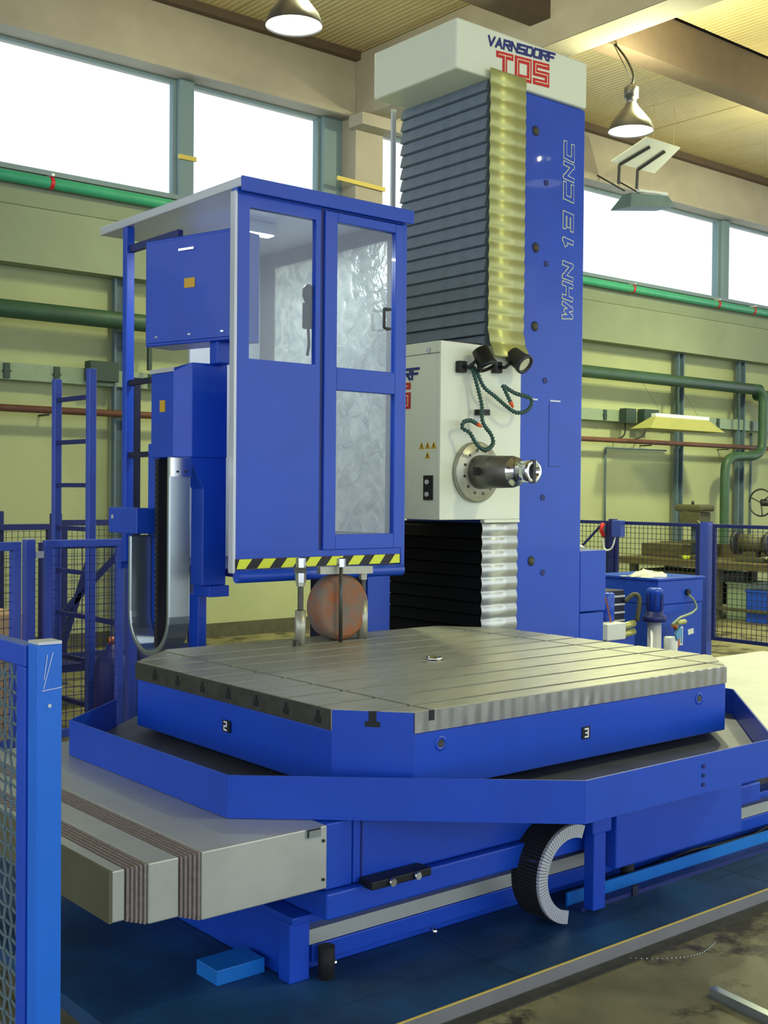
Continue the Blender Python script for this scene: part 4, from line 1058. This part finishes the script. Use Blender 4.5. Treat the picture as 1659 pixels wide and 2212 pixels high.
dp = thing('drill_press', (13.75, 9.92, 0.77), 'old olive bench drill press standing on the workbench', 'drill press')
MB().box(13.58, 13.89, 9.74, 10.02, 0.77, 0.83).build('base', 'machine_olive', dp, 0.01)
MB().cyl((13.80,9.92,0.83), (13.80,9.92,1.26), 0.04, 14).build('column', 'wall_steel', dp)
MB().box(13.62, 13.88, 9.70, 10.04, 1.22, 1.42).build('head', 'machine_olive', dp, 0.02)
MB().box(13.60, 13.92, 9.66, 10.11, 1.425, 1.52).build('belt_guard', 'machine_olive', dp, 0.03)
MB().cyl((13.74,9.90,1.52), (13.74,9.90,1.57), 0.02, 10).build('knob', 'dark_grey', dp)
MB().cyl((13.70,9.78,1.22), (13.70,9.78,1.06), 0.022, 10).build('quill', 'steel', dp)
MB().cyl((13.62,9.74,1.30), (13.55,9.62,1.26), 0.012, 8).build('feed_lever', 'steel', dp)
MB().lathe((13.54,9.61,1.255), (0,0,1), [(0,0.01),(0.02,0.025),(0.04,0.01)], 10).build('lever_ball', 'black', dp)
MB().box(13.56, 13.80, 9.72, 9.95, 1.0, 1.03).build('work_table', 'machine_olive', dp)
bv = thing('bench_grinder', (13.8, 8.95, 0.77), 'dark bench grinder on the workbench behind the blue post', 'grinder')
MB().box(13.68, 13.95, 8.75, 9.18, 0.77, 0.84).build('base', 'machine_olive', bv, 0.01)
MB().cyl((13.8,8.80,1.02), (13.8,9.15,1.02), 0.12, 18).build('motor', 'machine_olive', bv)
for yy in (8.70, 9.19):
    MB().cyl((13.8,yy,1.02), (13.8,yy+0.05,1.02), 0.16, 20).build('wheel_guard', 'dark_grey', bv)
MB().box(13.74, 13.86, 8.9, 9.05, 0.84, 0.95).build('pedestal', 'machine_olive', bv)
vs_ = thing('bench_vice', (13.7, 8.45, 0.77), 'dark bench vice near the right end of the workbench', 'vice')
MB().box(13.50, 13.90, 8.38, 8.56, 0.77, 0.84).build('base', 'dark_grey', vs_, 0.01)
MB().box(13.48, 13.62, 8.36, 8.58, 0.84, 0.93).build('jaw', 'dark_grey', vs_, 0.01)
MB().box(13.68, 13.86, 8.36, 8.58, 0.84, 0.93).build('jaw', 'dark_grey', vs_, 0.01)
MB().cyl((13.30,8.47,0.86), (13.48,8.47,0.86), 0.018, 10).build('screw', 'steel', vs_)
MB().cyl((13.32,8.38,0.86), (13.32,8.56,0.86), 0.008, 8).build('handle', 'steel', vs_)
tbx = thing('tool_box', (13.95, 8.35, 0.77), 'black ribbed tool box at the right end of the workbench', 'tool box')
MB().box(13.95, 14.30, 8.28, 8.72, 0.77, 1.03).build('body', 'black', tbx, 0.02)
for i in range(3):
    MB().box(13.94, 13.95, 8.30, 8.70, 0.82+i*0.07, 0.845+i*0.07).build('rib', 'dark_grey', tbx)
tag(MB().lathe((13.55,9.86,0.77), (0,0,1), [(0,0.03),(0.005,0.055),(0.045,0.06),(0.05,0.05)], 16).build('yellow_cup', 'yellow'), 'small bright yellow cup on the workbench edge', 'cup')
cn = thing('dark_canister', (13.6, 9.56, 0.77), 'dark canister on the workbench beside the yellow cup', 'canister')
MB().lathe((13.52,9.60,0.77), (0,0,1), [(0,0.055),(0.15,0.055),(0.165,0.03),(0.19,0.03)], 16).build('body', 'black', cn)
MB().lathe((13.52,9.60,0.962), (0,0,1), [(0,0.032),(0.02,0.032)], 12).build('lid', 'dark_grey', cn)
wd = tag(MB().box(13.9, 14.38, 9.95, 10.9, 0.772, 0.95).build('wooden_block', 'bench_wood', None, 0.01), 'long wooden block lying along the rear of the workbench', 'timber')
# large wheeled machine at the far right
bm_ = thing('belt_machine', (15.0, 9.15, 0), 'dark machine with a spoked handwheel at the right edge', 'machine')
MB().box(14.9, 15.4, 8.70, 9.20, 0, 1.25).build('stand', 'machine_olive', bm_, 0.02)
MB().box(14.85, 15.45, 8.45, 9.30, 1.30, 1.75).build('head', 'dark_grey', bm_, 0.05)
hw = MB()
pc = Vector((14.82, 9.53, 1.55))
hw.tube([pc+Vector((0, 0.19*math.cos(a*math.pi/12), 0.19*math.sin(a*math.pi/12))) for a in range(25)], 0.013, 6)
for k in range(3):
    an = k*2*math.pi/3+0.4
    hw.tube([pc, pc+Vector((0, 0.19*math.cos(an), 0.19*math.sin(an)))], 0.009, 6)
hw.build('handwheel', 'dark_grey', bm_)
MB().cyl(pc, pc+Vector((0.25,-0.2,0)), 0.05, 12).build('hub', 'dark_grey', bm_)
MB().cyl((15.0,8.85,1.25), (15.0,8.85,1.31), 0.08, 12).build('swivel', 'machine_olive', bm_)
# things under the bench
for (nm, x0, x1, y0, y1, z1, mm, lb, ct) in (
    ('storage_bin', 13.55, 13.95, 8.05, 8.35, 0.36, 'red', 'red storage bin under the right part of the workbench', 'bin'),
    ('storage_bin', 13.52, 13.80, 8.60, 8.90, 0.42, 'blue', 'blue storage bin under the workbench by the fence post', 'bin'),
    ('metal_case', 13.6, 14.2, 8.95, 9.25, 0.5, 'trunk', 'pale green metal case under the workbench', 'case')):
    t = thing(nm, ((x0+x1)/2, (y0+y1)/2, 0), lb, ct)
    MB().box(x0, x1, y0, y1, 0, z1-0.03).build('body', mm, t, 0.01)
    MB().box(x0-0.01, x1+0.01, y0-0.01, y1+0.01, z1-0.03, z1).build('rim', mm, t, 0.005)

# ================================================================== LEFT BACKGROUND
ld = thing('access_ladder', (3.73, 7.9, 0), 'tall blue steel ladder standing behind the narrow fence panel', 'ladder')
LA = Vector((3.60, 7.98, 0)); LB = Vector((3.624, 7.488, 0))
dl = (LB-LA).normalized()
MB().bar(LA, LA+Vector((0,0,2.43)), 0.055, 0.055, tuple(dl)).build('rail', 'blue_fence', ld, 0.006)
MB().bar(LB, LB+Vector((0,0,2.47)), 0.055, 0.055, tuple(dl)).build('rail', 'blue_fence', ld, 0.006)
r0 = MB().bar(LA+dl*0.02+Vector((0,0,0.18)), LB-dl*0.02+Vector((0,0,0.18)), 0.03, 0.03).build('rung', 'blue_dark', ld)
for i in range(1, 8): inst(r0, (0, 0, 0.30*i))
tf = thing('steel_trestle', (4.1, 8.6, 0), 'dark blue braced steel trestle behind the ladder', 'trestle')
for a, c in (((3.72,8.5,0),(3.72,8.5,1.25)), ((4.35,8.5,0),(4.35,8.5,1.25)), ((3.72,8.5,1.22),(4.35,8.5,1.22)), ((3.72,8.5,0.55),(4.35,8.5,1.15)), ((3.75,8.5,0.75),(4.35,8.5,0.60)), ((4.15,8.5,1.25),(3.85,8.5,0.35))):
    MB().bar(a, c, 0.04, 0.04, (0,1,0)).build('strut', 'blue_dark', tf)
MB().box(3.68, 4.40, 8.35, 8.65, 0.28, 0.34).build('shelf', 'blue_dark', tf)
cr_ = thing('cardboard_crate', (2.7, 7.6, 0), 'pale brown crate standing behind the left mesh fence', 'crate')
MB().box(2.35, 3.10, 7.25, 7.9, 0.0, 0.40).build('lower_box', 'crate', cr_, 0.004)
MB().box(2.35, 3.08, 7.27, 7.88, 0.404, 0.86).build('upper_box', 'crate', cr_, 0.004)
db = thing('waste_drum', (2.6, 8.7, 0), 'dark blue drum behind the pale crate at the left edge', 'drum')
MB().lathe((3.10,8.35,0.0), (0,0,1), [(0,0.20),(0.4,0.20),(0.41,0.21),(0.43,0.20),(0.85,0.20),(0.86,0.21),(0.88,0.20),(1.28,0.20),(1.30,0.19)], 24).build('shell', 'blue_dark', db)
MB().lathe((3.10,8.35,1.302), (0,0,1), [(0,0.195),(0.02,0.195)], 24).build('lid', 'dark_grey', db)
for (x, y, lb) in ((3.66, 7.25, 'dark blue gas cylinder left of the conduit behind the tray'), (3.95, 7.45, 'dark blue gas cylinder standing just right of its twin')):
    t = thing('gas_cylinder', (x, y, 0), lb, 'gas cylinder', 'gas cylinders')
    MB().lathe((x,y,0), (0,0,1), [(0,0.11),(0.48,0.11),(0.55,0.085),(0.58,0.04),(0.62,0.03)], 20).build('bottle', 'blue_dark', t)
    MB().cyl((x,y,0.62), (x,y,0.67), 0.018, 10).build('valve', 'copper', t)

# ================================================================== LAMPS
def high_bay(x, y, zr, label, power=1.0, up=1.0):
    t = thing('high_bay_lamp', (x, y, zr), label, 'ceiling lamp', 'high bay lamps')
    MB().lathe((x,y,zr), (0,0,1), [(0,0.240),(0.02,0.238),(0.10,0.205),(0.19,0.135),(0.26,0.075),(0.29,0.062),(0.30,0.055)], 32, True, False, False).lathe((x,y,zr), (0,0,1), [(0.001,0.236),(0.10,0.199),(0.19,0.129),(0.26,0.070)], 32, True, False, False).build('reflector', 'lamp_metal', t)
    MB().lathe((x,y,zr+0.012), (0,0,1), [(0,0.225),(0.02,0.215),(0.085,0.18)], 28).build('glowing_lens', 'lamp_glow', t)
    MB().lathe((x,y,zr+0.30), (0,0,1), [(0,0.05),(0.05,0.05),(0.055,0.075),(0.16,0.075),(0.18,0.05),(0.20,0.02)], 20).build('gear_housing', 'lamp_metal', t)
    MB().tube([(x,y,zr+0.50),(x+0.012,y,zr+0.53),(x,y,zr+0.56),(x-0.012,y,zr+0.53),(x,y,zr+0.50)], 0.005, 6).build('hook', 'dark_grey', t)
    ye, ze = (8.31, 6.465) if y > 7 else (y, 6.985 if y > -1 else 7.06)
    MB().tube(spline([(x,y,zr+0.48),(x+0.03,y,zr+0.60),(x+0.035,y+(ye-y)*0.4,zr+0.80),(x+0.03,ye,ze)], 5), 0.012, 6).build('cable', 'black', t)
    MB().cyl((x,y,zr+0.55), (x,ye,ze), 0.005, 6).build('suspension_chain', 'dark_grey', t)
    ld_ = bpy.data.lights.new('lamp_light', 'SPOT'); ld_.energy = LAMP_POWER*4*power; ld_.color = LAMP_COLOR
    ld_.spot_size = math.radians(150); ld_.spot_blend = 0.6; ld_.shadow_soft_size = 0.22
    lo = bpy.data.objects.new('lamp_light', ld_); COL.objects.link(lo); lo.parent = t; lo.location = (0,0,-0.02)
    lu = bpy.data.lights.new('roof_fill_light', 'POINT'); lu.energy = LAMP_POWER*0.9*up; lu.color = LAMP_COLOR; lu.shadow_soft_size = 0.06  # extra point light added beside the housing to brighten the roof sheets
    lo = bpy.data.objects.new('roof_fill_light', lu); COL.objects.link(lo); lo.parent = t; lo.location = (0.13,-0.13,0.36)
    return t
high_bay(5.73, 8.13, 5.50, 'lit high bay lamp at the top above the left window', 0.5, 0.9)
high_bay(10.02, 8.06, 5.47, 'lit high bay lamp hanging right of the column', 1.2, 1.6)
high_bay(14.3, 8.1, 5.5, 'lit high bay lamp outside the picture on the right, in the same row', 1.2, 1.6)
for i, (x, y) in enumerate(((11.0, 0.5), (6.3, -0.4))):  # unseen lamps added to throw yellowish light on the front faces
    high_bay(x, y, 5.5, ('unseen high bay lamp added far to the right to warm the machine fronts', 'unseen high bay lamp added right of the camera to warm the machine fronts')[i], 1.0 if i == 0 else 0.75)

for o in bpy.data.objects:
    if '_o' in o: del o['_o']
